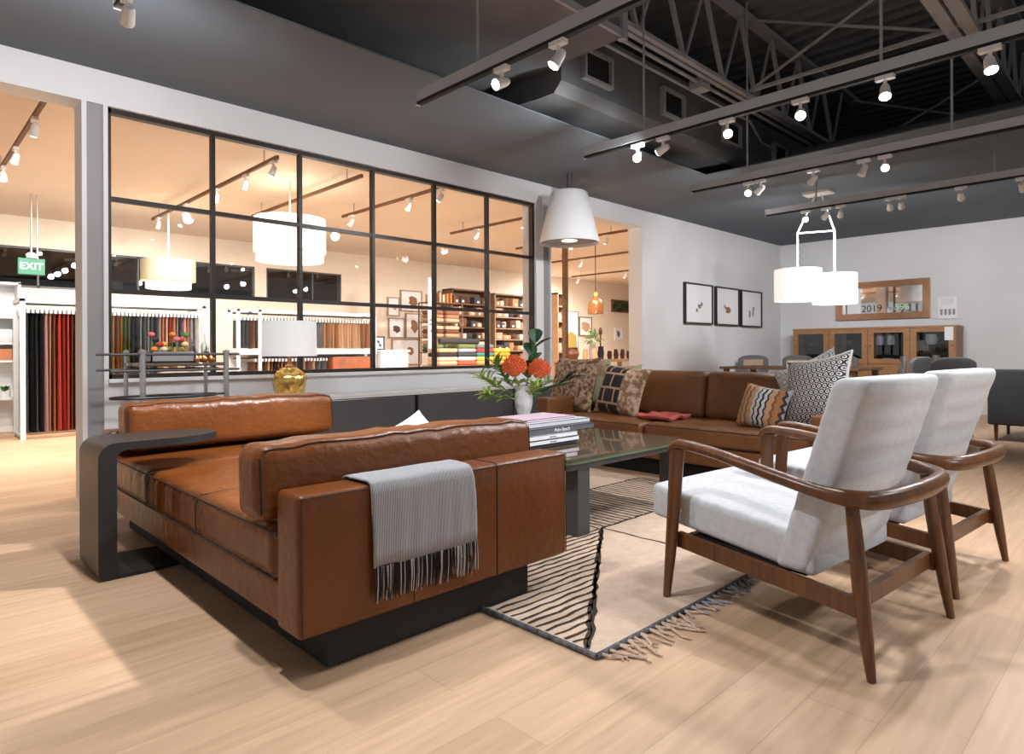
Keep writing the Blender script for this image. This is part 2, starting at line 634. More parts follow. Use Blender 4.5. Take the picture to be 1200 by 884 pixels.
p = MB()
p.box(-6, XW, YP, YB, 2.69, ZC + 0.03)                      # header
p.box(1.11, 5.36, YP, YB, 0, 0.79)                          # below the glazing
p.box(7.46, XW, YP, YB, 0, 2.69)                            # picture wall
p.box(0.957, 0.985, YP, YB, 0, 2.69).box(1.082, 1.11, YP, YB, 0, 2.69).box(0.985, 1.082, YP + 0.02, YB, 0, 2.69)
p.box(5.36, 5.485, YP, YB, 0, 2.69).box(5.598, 5.622, YP, YB, 0, 2.69).box(5.485, 5.598, YP + 0.03, YB, 0, 2.69)
struct(p.done('wall_partition', MT['wall'], smooth=0))
struct(MB().box(0.986, 1.081, YP + 0.012, YP + 0.019, 0, 2.688).done('trim_1', MT['greytrim'], smooth=0))
struct(MB().box(5.486, 5.597, YP + 0.022, YP + 0.029, 0, 2.688).done('trim_2', MT['greytrim'], smooth=0))
struct(MB().box(1.105, 5.365, YP - 0.035, YP + 0.20, 0.79, 0.815).done('window_sill', MT['trim'], smooth=0))
struct(MB().box(XW, XW + 0.15, -6, YB, 0, ZC + 0.03).done('wall_back', MT['wall'], smooth=0))
p = MB()
p.box(-6, XW, 3.6, YB, ZC, ZC + 0.012)
p.box(6.5, XW, -6, 3.6, ZC, ZC + 0.012)
struct(p.done('ceiling_soffit', MT['soffit'], smooth=0))
# corrugated roof deck, high above the open part of the ceiling
rows0, rows1 = [], []
x = -4.0
while x < 13:
    for dx, z in ((0, 4.38), (0.07, 4.38), (0.10, 4.33), (0.19, 4.33)):
        rows0.append((x + dx, -6, z))
        rows1.append((x + dx, 5.3, z))
    x += 0.22
struct(MB().grid([rows0, rows1]).done('ceiling_deck', MT['deck'], smooth=0))
struct(MB().box(-6, XW, 5.2, YB, ZC + 0.03, 4.4).done('wall_above_soffit', MT['deck'], smooth=0))
struct(MB().box(XW, XW + 0.1, -6, YB, ZC + 0.03, 4.4).done('wall_above_end', MT['deck'], smooth=0))

# glazing: six by three panes in a black steel grid
WX0, WX1, WZ0, WZ1 = 1.11, 5.36, 0.815, 2.69
p = MB()
p.box(WX0, WX1, YP + 0.03, YP + 0.09, WZ1 - 0.035, WZ1).box(WX0, WX1, YP + 0.03, YP + 0.09, WZ0, WZ0 + 0.03)
p.box(WX0, WX0 + 0.025, YP + 0.03, YP + 0.09, WZ0, WZ1).box(WX1 - 0.03, WX1, YP + 0.03, YP + 0.09, WZ0, WZ1)
for k in range(1, 6):
    xx = WX0 + k * (WX1 - WX0) / 6
    p.box(xx - 0.014, xx + 0.014, YP + 0.035, YP + 0.085, WZ0, WZ1)
for zz in (1.425, 2.065):
    p.box(WX0, WX1, YP + 0.04, YP + 0.08, zz - 0.016, zz + 0.016)
wf = struct(p.done('window_1', MT['frame'], smooth=0))
MB().box(WX0 + 0.01, WX1 - 0.01, YP + 0.058, YP + 0.062, WZ0 + 0.01, WZ1 - 0.01).done('pane', MT['pane'], wf, smooth=0)

# the room behind the glass
YF = 11.5
CB = 2.95
struct(MB().box(-6, 18, YB, YF + 0.2, CB, CB + 0.06).done('ceiling_back_room', MT['peach'], smooth=0))
p = MB()
p.box(-6, 18, YF, YF + 0.15, 0, 1.93)
p.box(-6, 18, YF, YF + 0.15, 2.52, CB)
p.box(4.78, 4.99, YF, YF + 0.15, 1.93, 2.52).box(6.5, 18, YF, YF + 0.15, 1.93, 2.52)
struct(p.done('wall_far', MT['cream'], smooth=0))
struct(MB().box(17.8, 18, YB, YF, 0, CB).done('wall_far_right', MT['cream'], smooth=0))
for n, (a, b, ms) in enumerate(((-6, 4.78, (-1.2, 0.2, 1.62, 2.92, 3.44, 4.1)), (4.99, 6.5, (5.9,)))):
    p = MB()
    p.box(a, b, YF + 0.02, YF + 0.07, 1.93, 1.965).box(a, b, YF + 0.02, YF + 0.07, 2.49, 2.52)
    p.box(a, a + 0.03, YF + 0.02, YF + 0.07, 1.93, 2.52).box(b - 0.03, b, YF + 0.02, YF + 0.07, 1.93, 2.52)
    for mx in ms:
        p.box(mx - 0.012, mx + 0.012, YF + 0.02, YF + 0.07, 1.93, 2.52)
    wf = struct(p.done('window_%d' % (n + 2), MT['frame'], smooth=0))
    MB().box(a, b, YF + 0.044, YF + 0.048, 1.94, 2.51).done('pane', MT['pane'], wf, smooth=0)
# dark neighbouring hall seen through the high windows
p = MB()
p.box(-6, 18, 15.3, 15.5, 0, 3.6).box(-6, 18, YF + 0.16, 15.3, 3.3, 3.4)
p.box(-6.1, -6, YF + 0.16, 15.3, 0, 3.4).box(12, 12.1, YF + 0.16, 15.3, 0, 3.4)
struct(p.done('wall_dark_hall', MT['darkroom'], smooth=0))

# ================================================================== CEILING STEELWORK
def joist(y, zb, zt, x0, x1, w, label):
    t = thing('roof_joist', label, 'steel joist', ((x0 + x1) / 2, y, zb))
    MB().box(x0, x1, y - w, y - 0.012, zb, zb + 0.035).box(x0, x1, y + 0.012, y + w, zb, zb + 0.035).done('bottom_chord', MT['steel'], t, smooth=0)
    MB().box(x0 - 0.6, x1 + 0.6, y - w, y + w, zt - 0.05, zt).done('top_chord', MT['steel'], t, smooth=0)
    n = int((x1 - x0) / 0.62)
    for k in range(n):
        a = x0 + (x1 - x0) * k / n
        b = x0 + (x1 - x0) * (k + 0.5) / n
        c = x0 + (x1 - x0) * (k + 1) / n
        MB().bar((a, y, zt - 0.04), (b, y, zb + 0.02), 0.035, 0.035).bar((b, y, zb + 0.02), (c, y, zt - 0.04), 0.022, 0.022).done('web_strut', MT['steel'], t, smooth=0)
    return t


joist(2.93, 3.46, 4.28, 3.9, 8.7, 0.055, 'grey open-web steel roof joist nearest the air duct')
joist(1.15, 3.46, 4.28, 3.6, 9.6, 0.10, 'grey open-web roof joist with broad double flange, further from the air duct')
for i, (xx, lab) in enumerate(((6.05, 'thin grey bridging bar crossing between the two roof joists'), (9.0, 'thin grey bridging bar near the far end of the roof joists'))):
    p = MB().bar((xx, -0.8, 3.52), (xx, 3.0, 3.52), 0.03, 0.03).bar((xx + 0.02, 1.2, 3.5), (xx + 0.02, 2.9, 4.22), 0.02, 0.02).bar((xx - 0.02, 2.9, 3.5), (xx - 0.02, 1.2, 4.22), 0.02, 0.02)
    tag(p.done('bridging_bar', MT['steel'], smooth=0), lab, 'steel bar')
t = thing('electrical_conduit', 'pair of thin grey conduit pipes with a junction box running beside the roof joist', 'conduit', (6, 3.06, 3.42))
MB().tube([(3.9, 3.05, 3.46), (8.4, 3.05, 3.46)], 0.016).tube([(3.9, 3.14, 3.42), (6.6, 3.14, 3.42), (7.0, 3.2, 3.30), (7.4, 3.2, 3.30)], 0.013).done('pipe', MT['steel'], t)
MB().box(5.35, 5.5, 3.0, 3.13, 3.40, 3.5).done('junction_box', MT['steel'], t, smooth=0)

# rectangular air duct with square grilles, resting above the dropped ceiling
t = thing('air_duct', 'long charcoal rectangular air duct with square grilles on its side', 'air duct', (6, 3.75, 3.06))
p = MB()
p.prism([(3.38, 3.14), (3.46, 3.06), (3.62, 3.06), (4.4, 3.10), (4.4, 3.66), (3.38, 3.66)], 3.85, 10.5, axis='x')
p.done('body', MT['duct'], t, smooth=0)
for xx in (4.28, 5.44, 6.62, 7.85):
    v = MB().box(xx - 0.19, xx - 0.165, 3.33, 3.38, 3.22, 3.48).box(xx + 0.165, xx + 0.19, 3.33, 3.38, 3.22, 3.48)
    v.box(xx - 0.165, xx + 0.165, 3.33, 3.38, 3.455, 3.48).box(xx - 0.165, xx + 0.165, 3.33, 3.38, 3.22, 3.245)
    g = v.done('grille', MT['steel'], t, smooth=0)
    v = MB().box(xx - 0.165, xx + 0.165, 3.365, 3.379, 3.245, 3.455)
    v.done('opening', MT['blackmatte'], g, smooth=0)
t = thing('plenum_box', 'large charcoal sheet metal plenum box at the near end of the air duct', 'air duct', (2.2, 3.2, 3.26))
MB().box(0.6, 3.84, 2.78, 4.4, 3.26, 3.95).done('body', MT['duct'], t, smooth=0)
MB().box(3.80, 3.86, 2.75, 2.81, 3.24, 3.97).box(0.6, 3.84, 2.755, 2.779, 3.25, 3.30).done('seam_flange', MT['steel'], t, smooth=0)
tag(MB().tube([(7.9, -3, 3.30), (7.9, 3.2, 3.30)], 0.11, 12).tube([(7.6, -3, 3.08), (7.6, 2.9, 3.08)], 0.018, 8).done('round_duct', MT['duct']),
    'round grey duct running above the dropped ceiling in front of the end wall', 'air duct')

# ================================================================== TRACK LIGHTING
def aim_matrix(d):
    return Vector(d).normalized().to_track_quat('-Z', 'Y').to_matrix().to_4x4()


def spot_light(parent, pos, d, power, size, col, rad=0.05, blend=0.6):
    L = bpy.data.lights.new('spot_lamp', 'SPOT')
    L.energy = power
    L.spot_size = math.radians(size)
    L.spot_blend = blend
    L.shadow_soft_size = rad
    L.color = col
    o = bpy.data.objects.new('spot_lamp', L)
    COL.objects.link(o)
    o.parent = parent
    o.matrix_local = Matrix.Translation(Vector(pos)) @ aim_matrix(d)
    return o


WARM = (1.0, 0.90, 0.78)


def spotlight(x, y, z, d, lit, label, group, power=0, size=110, col=WARM, lens=True, rad=0.05):
    """white track head hanging from z; d is where it points"""
    t = thing('track_spotlight', label, 'spotlight', (x, y, z), group)
    d = Vector(d).normalized()
    MB().box(-0.02, 0.02, -0.05, 0.05, -0.025, 0).box(-0.008, 0.008, -0.008, 0.008, -0.07, -0.025).done('adapter', MT['white'], t, local=True, smooth=0)
    c = Vector((0, 0, -0.09))
    a, b = c - d * 0.048, c + d * 0.048
    MB().tube([a, a + d * 0.02, c, b], [0.018, 0.026, 0.028, 0.034], 12).done('head', MT['white'], t, local=True)
    MB().tube([b + d * 0.001, b + d * 0.004], 0.027, 12).done('lens', MT['lens_on'] if (lit and lens) else MT['lens_off'], t, local=True)
    if power:
        spot_light(t, b + d * 0.02, d, power, size, col, rad)
    return t


ZT = 2.60
TX = (0.79, 2.505, 4.205, 5.93, 7.63)
TN = ('track over the daybed', 'nearest full track', 'second full track', 'third full track', 'track closest to end wall')
for i, X in enumerate(TX):
    t = thing('lighting_track', 'grey lighting strip on drop rods, the ' + TN[i], 'lighting track', (X, 0, ZT), 'ceiling lighting tracks')
    MB().box(X - 0.022, X + 0.022, -4, 3.43, ZT + 0.02, ZT + 0.085).done('strut', MT['strut'], t, smooth=0)
    MB().box(X - 0.017, X + 0.017, -4, 3.43, ZT, ZT + 0.02).done('rail', MT['blackmatte'], t, smooth=0)
    MB().box(X - 0.018, X + 0.018, 3.43, 3.445, ZT, ZT + 0.085).done('end_cap', MT['chrome'], t, smooth=0)
    for y in (2.85, 1.2, -0.6, -2.4):
        MB().tube([(X, y, ZT + 0.08), (X, y, 3.26 if (y > 2.8 and 0.6 < X < 3.8) else (4.33 if X < 6.4 else ZC))], 0.009, 6).done('drop_rod', MT['steel'], t)

DN = (0, 0, -1)
GRP = 'track spotlights in the main room'
# (track, y, direction, lit, power, spread)
HEADS = [
    (0, 3.26, (0.1, 0.9, -0.35), 1, WASH_W * 0.9, 165), (0, 2.75, (0.1, 0.1, -1), 1, KEY_W, 120), (0, 1.9, (0.05, 0.0, -1), 1, KEY_W * 1.5, 140), (0, -0.7, (0, -0.2, -1), 1, SPOT_W, 120),  # second and last heads are unseen, added to light seat and floor
    (1, 2.645, (-0.75, 0.1, -0.35), 1, WASH_W * 0.6, 150), (1, 2.221, (-1.1, 0.85, -2.1), 1, KEY_W * 4.6, 58), (1, 1.05, (0.15, 0.0, -1), 1, KEY_W * 0.6, 130),
    (1, -0.9, (0.15, 0.3, -1), 1, KEY_W * 0.35, 110), (1, -3.2, (0.72, 3.9, -1.85), 1, KEY_W * 3.6, 28),  # both heads unseen and added; the last one fills the armchair backs
    (2, 2.911, (-0.7, -0.35, -0.6), 1, SPOT_W, 120), (2, 2.681, (-0.1, 0.92, -0.35), 1, WASH_W * 1.3, 160), (2, 2.167, (-0.7, -0.5, -0.5), 1, SPOT_W, 120),
    (2, 1.666, (-0.75, -0.3, -0.6), 1, SPOT_W, 120), (2, 1.18, (-0.35, -0.1, -0.6), 1, KEY_W * 0.6, 130), (2, 0.68, (-0.30, -0.15, -0.70), 1, KEY_W * 1.7, 140),
    (2, -0.7, (-0.45, 0.45, -0.75), 1, KEY_W * 0.8, 75),  # unseen head, added to brighten the armchair backs
    (3, 2.841, (-0.8, -0.3, -0.5), 1, SPOT_W, 120), (3, 2.724, (0.35, 0.85, -0.4), 0, WASH_W, 130), (3, 2.24, (0.45, 0.75, -0.5), 0, SPOT_W, 120),
    (3, 1.829, (-0.3, 0.3, -0.9), 0, SPOT_W, 120), (3, 1.667, (-0.8, -0.25, -0.5), 1, SPOT_W, 120), (3, 0.4, (-0.5, 0.0, -0.8), 1, KEY_W * 1.6, 130),  # last head is unseen, added to lift the floor at the right
    (4, 2.97, (-0.85, -0.25, -0.45), 1, SPOT_W, 120), (4, 2.744, (0.5, 0.75, -0.4), 0, WASH_W, 120), (4, 2.59, (0.8, 0.35, -0.5), 0, WASH_W, 120),
    (4, 2.098, (0.85, 0.25, -0.45), 0, WASH_W, 120), (4, 1.994, (0.9, 0.15, -0.45), 0, SPOT_W, 120), (4, 1.472, (0.85, 0.1, -0.5), 1, WASH_W, 120), (4, 0.992, (0.85, -0.1, -0.5), 0, WASH_W, 120),
]
cnt = {}
for (k, y, d, lit, pw, sz) in HEADS:
    i = cnt.get(k, 0)
    cnt[k] = i + 1
    spotlight(TX[k], y, ZT, d, lit, '%s white spotlight, %s from the wall end of the %s' % ('lit' if lit else 'wall-facing', nth(i), TN[k]), GRP, pw, sz or 100,
              col=(0.98, 0.97, 1.0))

# back room tracks and heads
BT = [(0.84, 5.5, 8.4, 'left of the grey column'), (2.65, 5.85, 9.77, 'behind the first two panes'), (3.56, 5.87, 8.64, 'beside the large drum pendant'),
      (4.45, 5.5, 7.84, 'above the gallery frames'), (6.30, 5.6, 7.82, 'above the shelf wall'), (8.1, 5.8, 8.2, 'behind the last pane'), (9.9, 5.8, 9.0, 'in the open doorway'), (12.2, 6.6, 10.4, 'added far back in the open doorway for light')]  # the last track is an addition that brightens the doorway wall
for (X, a, b, w) in BT:
    t = thing('lighting_track', 'thin lighting strip on the warm ceiling ' + w, 'lighting track', (X, (a + b) / 2, 2.80), 'back room lighting tracks')
    MB().box(X - 0.014, X + 0.014, a, b, 2.80, 2.835).done('rail', MT['brownwood'], t, smooth=0)
    for y in (a + 0.3, b - 0.3):
        MB().tube([(X, y, 2.83), (X, y, CB)], 0.008, 6).done('drop_rod', MT['chrome'], t)
BH = [(0.84, 6.1), (0.84, 7.1), (0.84, 7.9), (2.65, 5.95), (2.65, 6.6), (2.65, 7.4), (2.65, 8.4), (2.65, 9.5), (4.45, 5.7), (4.45, 6.3), (4.45, 7.6),
      (6.30, 6.2), (6.30, 7.2), (8.1, 6.2), (8.1, 6.9), (9.9, 6.6), (9.9, 8.2), (12.2, 7.2), (12.2, 8.8), (12.2, 10.2)]  # heads of the last track are added along with it
cnt = {}
for (X, y) in BH:
    i = cnt.get(X, 0)
    cnt[X] = i + 1
    w = [q[3] for q in BT if q[0] == X][0]
    spotlight(X, y, 2.80, (random.uniform(-0.25, 0.25), 0.55, -0.8), 1, 'warm spotlight, %s on the track %s' % (nth(i), w), 'spotlights in the back room',
              BACK_W * (1.35 if X > 6 else 0.9), 140, (1.0, 0.96, 0.91))
# dark hall tracks behind the high windows
for i, (x0, x1, y0, y1, w) in enumerate(((0.2, 2.1, 12.6, 14.2, 'behind the green exit sign'), (2.3, 3.9, 12.4, 13.6, 'behind the small drum pendant'), (4.0, 5.2, 12.6, 13.2, 'behind the dark window strip end'), (5.0, 7.4, 12.2, 13.2, 'behind the short dark window'))):
    t = thing('lighting_track', 'grey lighting track in the dark hall ' + w, 'lighting track', ((x0 + x1) / 2, (y0 + y1) / 2, 2.6), 'dark hall lighting tracks')
    MB().bar((x0, y1, 2.62), (x1, y0, 2.75), 0.06, 0.05).done('rail', MT['chrome'], t, smooth=0)
    for k in range(4):
        q = 0.2 + 0.22 * k
        spotlight(x0 + (x1 - x0) * q, y1 + (y0 - y1) * q, 2.60 + 0.13 * q, (-0.2, -0.8, -0.5), k in (0, 3), 'tiny spotlight, %s of the hall track %s' % (nth(k), w), 'spotlights in the dark hall')

# ================================================================== RUG
t = thing('area_rug', 'cream flat-woven rug with dark brown stripes and tasselled near edge under the armchairs', 'rug', (2.9, 2.5, 0))
RX0, RX1, RY0, RY1, RH = 1.65, 4.22, 1.31, 3.62, 0.011
nx, ny = 40, 36
p = MB()
p.box(RX0, RX1, RY0, RY1, 0.0005, RH)
p.done('pile', MT['rug'], t, smooth=0)


def wob(a, b, w=0.014, z=RH, seg=0.05, amp=0.006):
    """a slightly wandering yarn line lying on the rug"""
    a, b = Vector((*a, z)), Vector((*b, z))
    d = b - a
    n = max(2, int(d.length / seg))
    s = Vector((-d.y, d.x, 0)).normalized()
    L, Rr = [], []
    for k in range(n + 1):
        c = a + d * (k / n) + s * random.uniform(-amp, amp)
        ww = w * random.uniform(0.7, 1.3) / 2
        L.append(c - s * ww + Vector((0, 0, 0.0012)))
        Rr.append(c + s * ww + Vector((0, 0, 0.0012)))
    return L, Rr


p = MB()
cx_, cy_ = 2.86, 2.225
dg = lambda y: RX0 + (y - 1.36) / (cy_ - 1.36) * (cx_ - RX0)       # the diagonal from the near corner to the crossing
y = 1.42
while y < 2.9:                                                    # stripes running along the rug, left of the diagonal
    xe = dg(y) if y < cy_ else cx_ - (y - cy_) / (2.9 - cy_) * (cx_ - RX0)
    if xe > RX0 + 0.06:
        p.grid(wob((RX0 + 0.02, y), (xe, y - 0.01)))
    y += 0.043
x = RX0 + 0.1
while x < 4.2:                                                    # stripes running across, beyond the crossing
    ys = cy_ if x > cx_ else cy_ + (cx_ - x) / (cx_ - RX0) * 0.675
    if ys < 2.86:
        p.grid(wob((x, ys), (x + 0.005, 2.90)))
    x += 0.052
p.grid(wob((cx_, cy_), (4.2, cy_ + 0.01), 0.016))
p.grid(wob((1.9, 2.90), (4.2, 2.90), 0.016))
p.grid(wob((cx_, cy_), (cx_, RY0 + 0.02), 0.013))
for k in range(2):
    p.grid(wob((RX0 + 0.015 + k * 0.014, 1.36), (cx_ + k * 0.010 - 0.01, cy_), 0.016, amp=0.008))
p.done('woven_lines', MT['rugline'], t, smooth=0)
p = MB()
p.tube([(RX0 - 0.002, RY0 - 0.005, 0.010), (RX0 - 0.004, 2.4, 0.010), (RX0 - 0.002, RY1, 0.010)], 0.010, 8)
p.tube([(RX0, RY0 - 0.003, 0.010), (2.3, RY0 - 0.006, 0.010), (3.0, RY0 - 0.002, 0.010), (RX1, RY0 - 0.004, 0.010)], 0.010, 8)
p.done('binding', MT['rugedge'], t)
p = MB()
x = RX0 + 0.02
while x < RX1:
    for q in range(2):
        L = random.uniform(0.06, 0.16) if x < 2.25 else random.uniform(0.05, 0.10)
        dx = random.uniform(-0.05, 0.07)
        pts = [(x, RY0 - 0.005, 0.012), (x + dx * 0.3, RY0 - L * 0.4, 0.010), (x + dx, RY0 - L * 0.8, 0.006), (x + dx * random.uniform(0.6, 1.6), RY0 - L, 0.006)]
        p.tube(pts, [0.006, 0.005, 0.005, 0.003], 5, mi=0 if x < 2.2 or random.random() < 0.3 else 1)
    x += random.uniform(0.03, 0.055)
p.done('tassels', [MT['rug'], cmat(150, 150, 155)], t)

# ================================================================== LEATHER DAYBED (near)
t = thing('daybed', 'cognac leather daybed on a black plinth, low arm towards the viewer', 'daybed', (1.48, 2.98, 0))
MB().rbox((1.44, 2.98, 0.075), (0.90, 2.26, 0.13), 0.006, 1, 1).done('plinth', MT['blackmatte'], t, smooth=0)
MB().rbox((1.475, 3.03, 0.21), (1.17, 2.18, 0.14), 0.02, 3).done('seat_frame', MT['leather'], t)


def seat_f(x, y, z):
    k = max(0, 1 - (x / 0.6) ** 2) * max(0, 1 - (y / 1.08) ** 2)
    g = 0
    for s in (-0.355, 0.30):
        g += math.exp(-((y - s) / 0.022) ** 2)
    wr = 0.0055 * math.sin(y * 70 + 4 * math.sin(y * 7)) * (0.5 + 0.5 * math.sin(y * 5 + 1)) * max(0, (-x - 0.44) / 0.15) if x < -0.44 else 0
    if z > 0.02:
        z += 0.022 * k - 0.011 * g + wr
    x -= (0.006 * g * (-1 if x < -0.5 else 0)) + (wr if x < -0.5 else 0)
    return (x, y, z)


c = MB().rbox((1.475, 3.035, 0.355), (1.19, 2.14, 0.175), 0.045, 4, 70, f=seat_f).done('seat_cushion', MT['leather'], t, smooth=60)
p = MB()
for s in (-0.355, 0.30):
    yy = 3.035 + s
    p.tube([(0.876, yy, 0.28), (0.874, yy, 0.40), (0.895, yy, 0.436), (1.1, yy, 0.444), (1.475, yy, 0.452), (1.9, yy, 0.445)], 0.003, 6)
p.tube([(0.878, 1.97, 0.285), (0.878, 4.09, 0.285)], 0.004, 6).tube([(0.885, 1.97, 0.425), (0.885, 4.09, 0.425)], 0.0035, 6)
p.done('seam', MT['stitch'], c)


def arm(parent, yc):
    a = MB().rbox((1.475, yc, 0.355), (1.20, 0.155, 0.43), 0.018, 3, 3).done('arm', MT['leather'], parent)
    s = -1 if yc < 3 else 1
    yf = yc + s * 0.0785
    q = MB()
    for xx in (1.287, 1.672):
        q.tube([(xx, yf, 0.15), (xx, yf, 0.562), (xx, yf - s * 0.012, 0.571), (xx, yf - s * 0.15, 0.571)], 0.0020, 6)
    q.tube([(0.883, yf, 0.150), (0.883, yf, 0.562), (2.067, yf, 0.562), (2.067, yf, 0.150)], 0.0022, 6)
    q.done('seam', MT['stitch'], a)


arm(t, 1.878)
arm(t, 4.10)


def bolster(c, s, label, tilt, group):
    t = thing('bolster_cushion', label, 'cushion', (c[0], c[1], c[2] - s[2] / 2), group)

    def f(x, y, z):
        k = max(0, 1 - (x / (s[0] / 2)) ** 4)
        wr = 0.004 * math.sin(x * 31 + 2 * math.sin(x * 11)) * (1 if z > 0 else 0.4)
        y2 = y * (1 + 0.10 * k * max(0, 1 - (z / (s[2] / 2)) ** 2))
        z2 = z + (0.012 * k if z > 0 else 0) + wr
        return (x, y2 - tilt * z2, z2)
    MB().rbox(c, s, 0.045, 4, 24, f=f).done('cover', MT['leather'], t, smooth=60)
    hx, hy, hz = s[0] / 2, s[1] / 2, s[2] / 2
    p = MB()
    for q in (-1, 1):
        pts = []
        for k in range(25):
            x = -hx + 0.02 + (2 * hx - 0.04) * k / 24
            o = f(x, q * (hy - 0.012), hz - 0.010)
            pts.append((c[0] + o[0], c[1] + o[1], c[2] + o[2]))
        p.tube(pts, 0.0028, 6)
        pts = [(c[0] + q * (hx - 0.012) * 1.0, c[1] - hy + 0.011 - tilt * zz, c[2] + zz) for zz in (-hz + 0.03, 0, hz - 0.03)]
        p.tube(pts, 0.0028, 6)
    p.done('piping', MT['stitch'], t)
    return t


bolster((1.452, 2.085, 0.575), (1.235, 0.185, 0.235), 'long cognac leather bolster leaning on the near daybed arm', -0.06, 'leather bolsters on the daybed')
bolster((1.50, 3.90, 0.600), (1.19, 0.20, 0.245), 'long cognac leather bolster at the far end of the daybed by the bar cart', -0.05, 'leather bolsters on the daybed')

# throw over the near arm
t = thing('throw_blanket', 'grey woven throw with black fringe hanging over the daybed arm', 'blanket', (1.33, 1.86, 0.3))
prof = [(1.962, 0.560), (1.958, 0.578), (1.945, 0.584), (1.90, 0.5855), (1.84, 0.5855), (1.808, 0.583), (1.793, 0.572), (1.788, 0.54), (1.786, 0.47), (1.784, 0.40), (1.783, 0.35), (1.784, 0.302)]
rows = []
for k, (y, z) in enumerate(prof):
    q = k / (len(prof) - 1)
    row = []
    for j in range(41):
        s = j / 40
        xl = 1.105 + 0.015 * q
        xr = 1.555 - 0.02 * max(0, 1 - abs(q - 0.5) * 4) + 0.0 * q
        x = xl + (xr - xl) * s
        w = 0.0045 * math.sin(s * 23 + q * 2) * max(0, q - 0.45) + 0.003 * math.sin(s * 9)* max(0, q - 0.45)
        row.append((x, y - abs(w) - 0.002, z + 0.003 * math.sin(s * 12) * q + (0.006 * math.sin(s * 7 + 1) if k == len(prof) - 1 else 0)))
    rows.append(row)
b = MB().grid(rows).done('cloth', MT['blanket'], t, smooth=80)
sm = b.modifiers.new('thick', 'SOLIDIFY')
sm.thickness = 0.007
sm.offset = -1
p = MB()
for k in range(150):
    s = (k + random.uniform(-0.3, 0.3)) / 149
    s = max(0.002, min(0.998, s))
    x = 1.12 + 0.432 * s
    L = random.uniform(0.095, 0.118)
    dx = random.uniform(-0.008, 0.008)
    y0 = 1.783 - random.uniform(0, 0.006)
    p.tube([(x, y0, 0.306), (x + dx * 0.4, y0 - 0.002, 0.306 - L * 0.5), (x + dx, y0 + 0.002, 0.306 - L)], [0.0022, 0.002, 0.0014], 4, mi=0 if random.random() < 0.72 else 1)
p.done('fringe', [MT['fr_dark'], MT['fr_light']], t)

# ================================================================== C-SHAPED SIDE TABLE
t = thing('side_table', 'graphite metal C-shaped side table reaching over the daybed seat', 'table', (0.70, 3.43, 0))
Y0, Y1 = 3.25, 3.62


def dshape(x0, x1, n=14):
    ym = (Y0 + Y1) / 2
    h = (Y1 - Y0) / 2
    pts = [(x0, Y0), (x1 - h * 1.5, Y0)]
    for k in range(1, n):
        a = -PI / 2 + PI * k / n
        pts.append((x1 - h * 1.5 + h * 1.5 * math.cos(a), ym + h * math.sin(a)))
    pts += [(x1 - h * 1.5, Y1), (x0, Y1)]
    return pts


def bend(z0, z1, top):
    """post profile in x,z with rounded outer and inner corners"""
    P = []
    for k in range(9):
        a = PI - PI / 2 * k / 8
        P.append((0.735 + 0.07 * math.cos(a), 0.53 + 0.07 * math.sin(a)))
    P += [(0.80, 0.60), (0.80, 0.566)]
    for k in range(7):
        a = PI / 2 + PI / 2 * k / 6
        P.append((0.777 + 0.04 * math.cos(a), 0.526 + 0.04 * math.sin(a)))
    P += [(0.737, 0.06)]
    for k in range(5):
        a = PI + PI / 2 * k / 4
        P.append((0.762 + 0.025 * math.cos(a), 0.042 + 0.025 * math.sin(a)))
    P += [(0.80, 0.017), (0.80, 0.001), (0.70, 0.001)]
    for k in range(5):
        a = -PI / 2 - PI / 2 * k / 4
        P.append((0.70 + 0.035 * math.cos(a), 0.036 + 0.035 * math.sin(a)))
    return P


MB().prism(bend(0, 0.6, 1), Y0, Y1, axis='y').done('post', MT['cgrey'], t, smooth=35)
MB().prism(dshape(0.80, 1.22), 0.567, 0.60).done('table_top', MT['cgrey'], t, smooth=35)
MB().prism(dshape(0.80, 1.16), 0.001, 0.017).done('base', MT['blackmatte'], t, smooth=35)

# ================================================================== COFFEE TABLE
t = thing('coffee_table', 'low black coffee table with smoked glass top in front of the sofa', 'table', (3.07, 2.77, 0))
CX0, CX1, CY0, CY1 = 2.50, 3.68, 2.17, 3.36


def rrect(x0, x1, y0, y1, r, n=6):
    P = []
    for cx, cy, a0 in ((x1 - r, y0 + r, -PI / 2), (x1 - r, y1 - r, 0), (x0 + r, y1 - r, PI / 2), (x0 + r, y0 + r, PI)):
        for k in range(n + 1):
            a = a0 + PI / 2 * k / n
            P.append((cx + r * math.cos(a), cy + r * math.sin(a)))
    return P


MB().prism(rrect(CX0, CX1, CY0, CY1, 0.07), 0.423, 0.436).done('table_top', MT['darkglass'], t, smooth=35)
MB().prism(rrect(CX0 + 0.004, CX1 - 0.004, CY0 + 0.004, CY1 - 0.004, 0.068), 0.405, 0.423).done('glass_edge', MT['glassedge'], t, smooth=35)
MB().prism(rrect(CX0 + 0.02, CX1 - 0.02, CY0 + 0.02, CY1 - 0.02, 0.06), 0.372, 0.405).done('apron', MT['gunmetal'], t, smooth=35)
for (lx, ly) in ((2.675, 2.245), (CX1 - 0.10, 2.245), (2.675, CY1 - 0.08), (CX1 - 0.10, CY1 - 0.08)):
    MB().rbox((lx, ly, 0.193), (0.10, 0.09, 0.361), 0.004, 1, 1).done('leg', MT['gunmetal'], t, smooth=0)

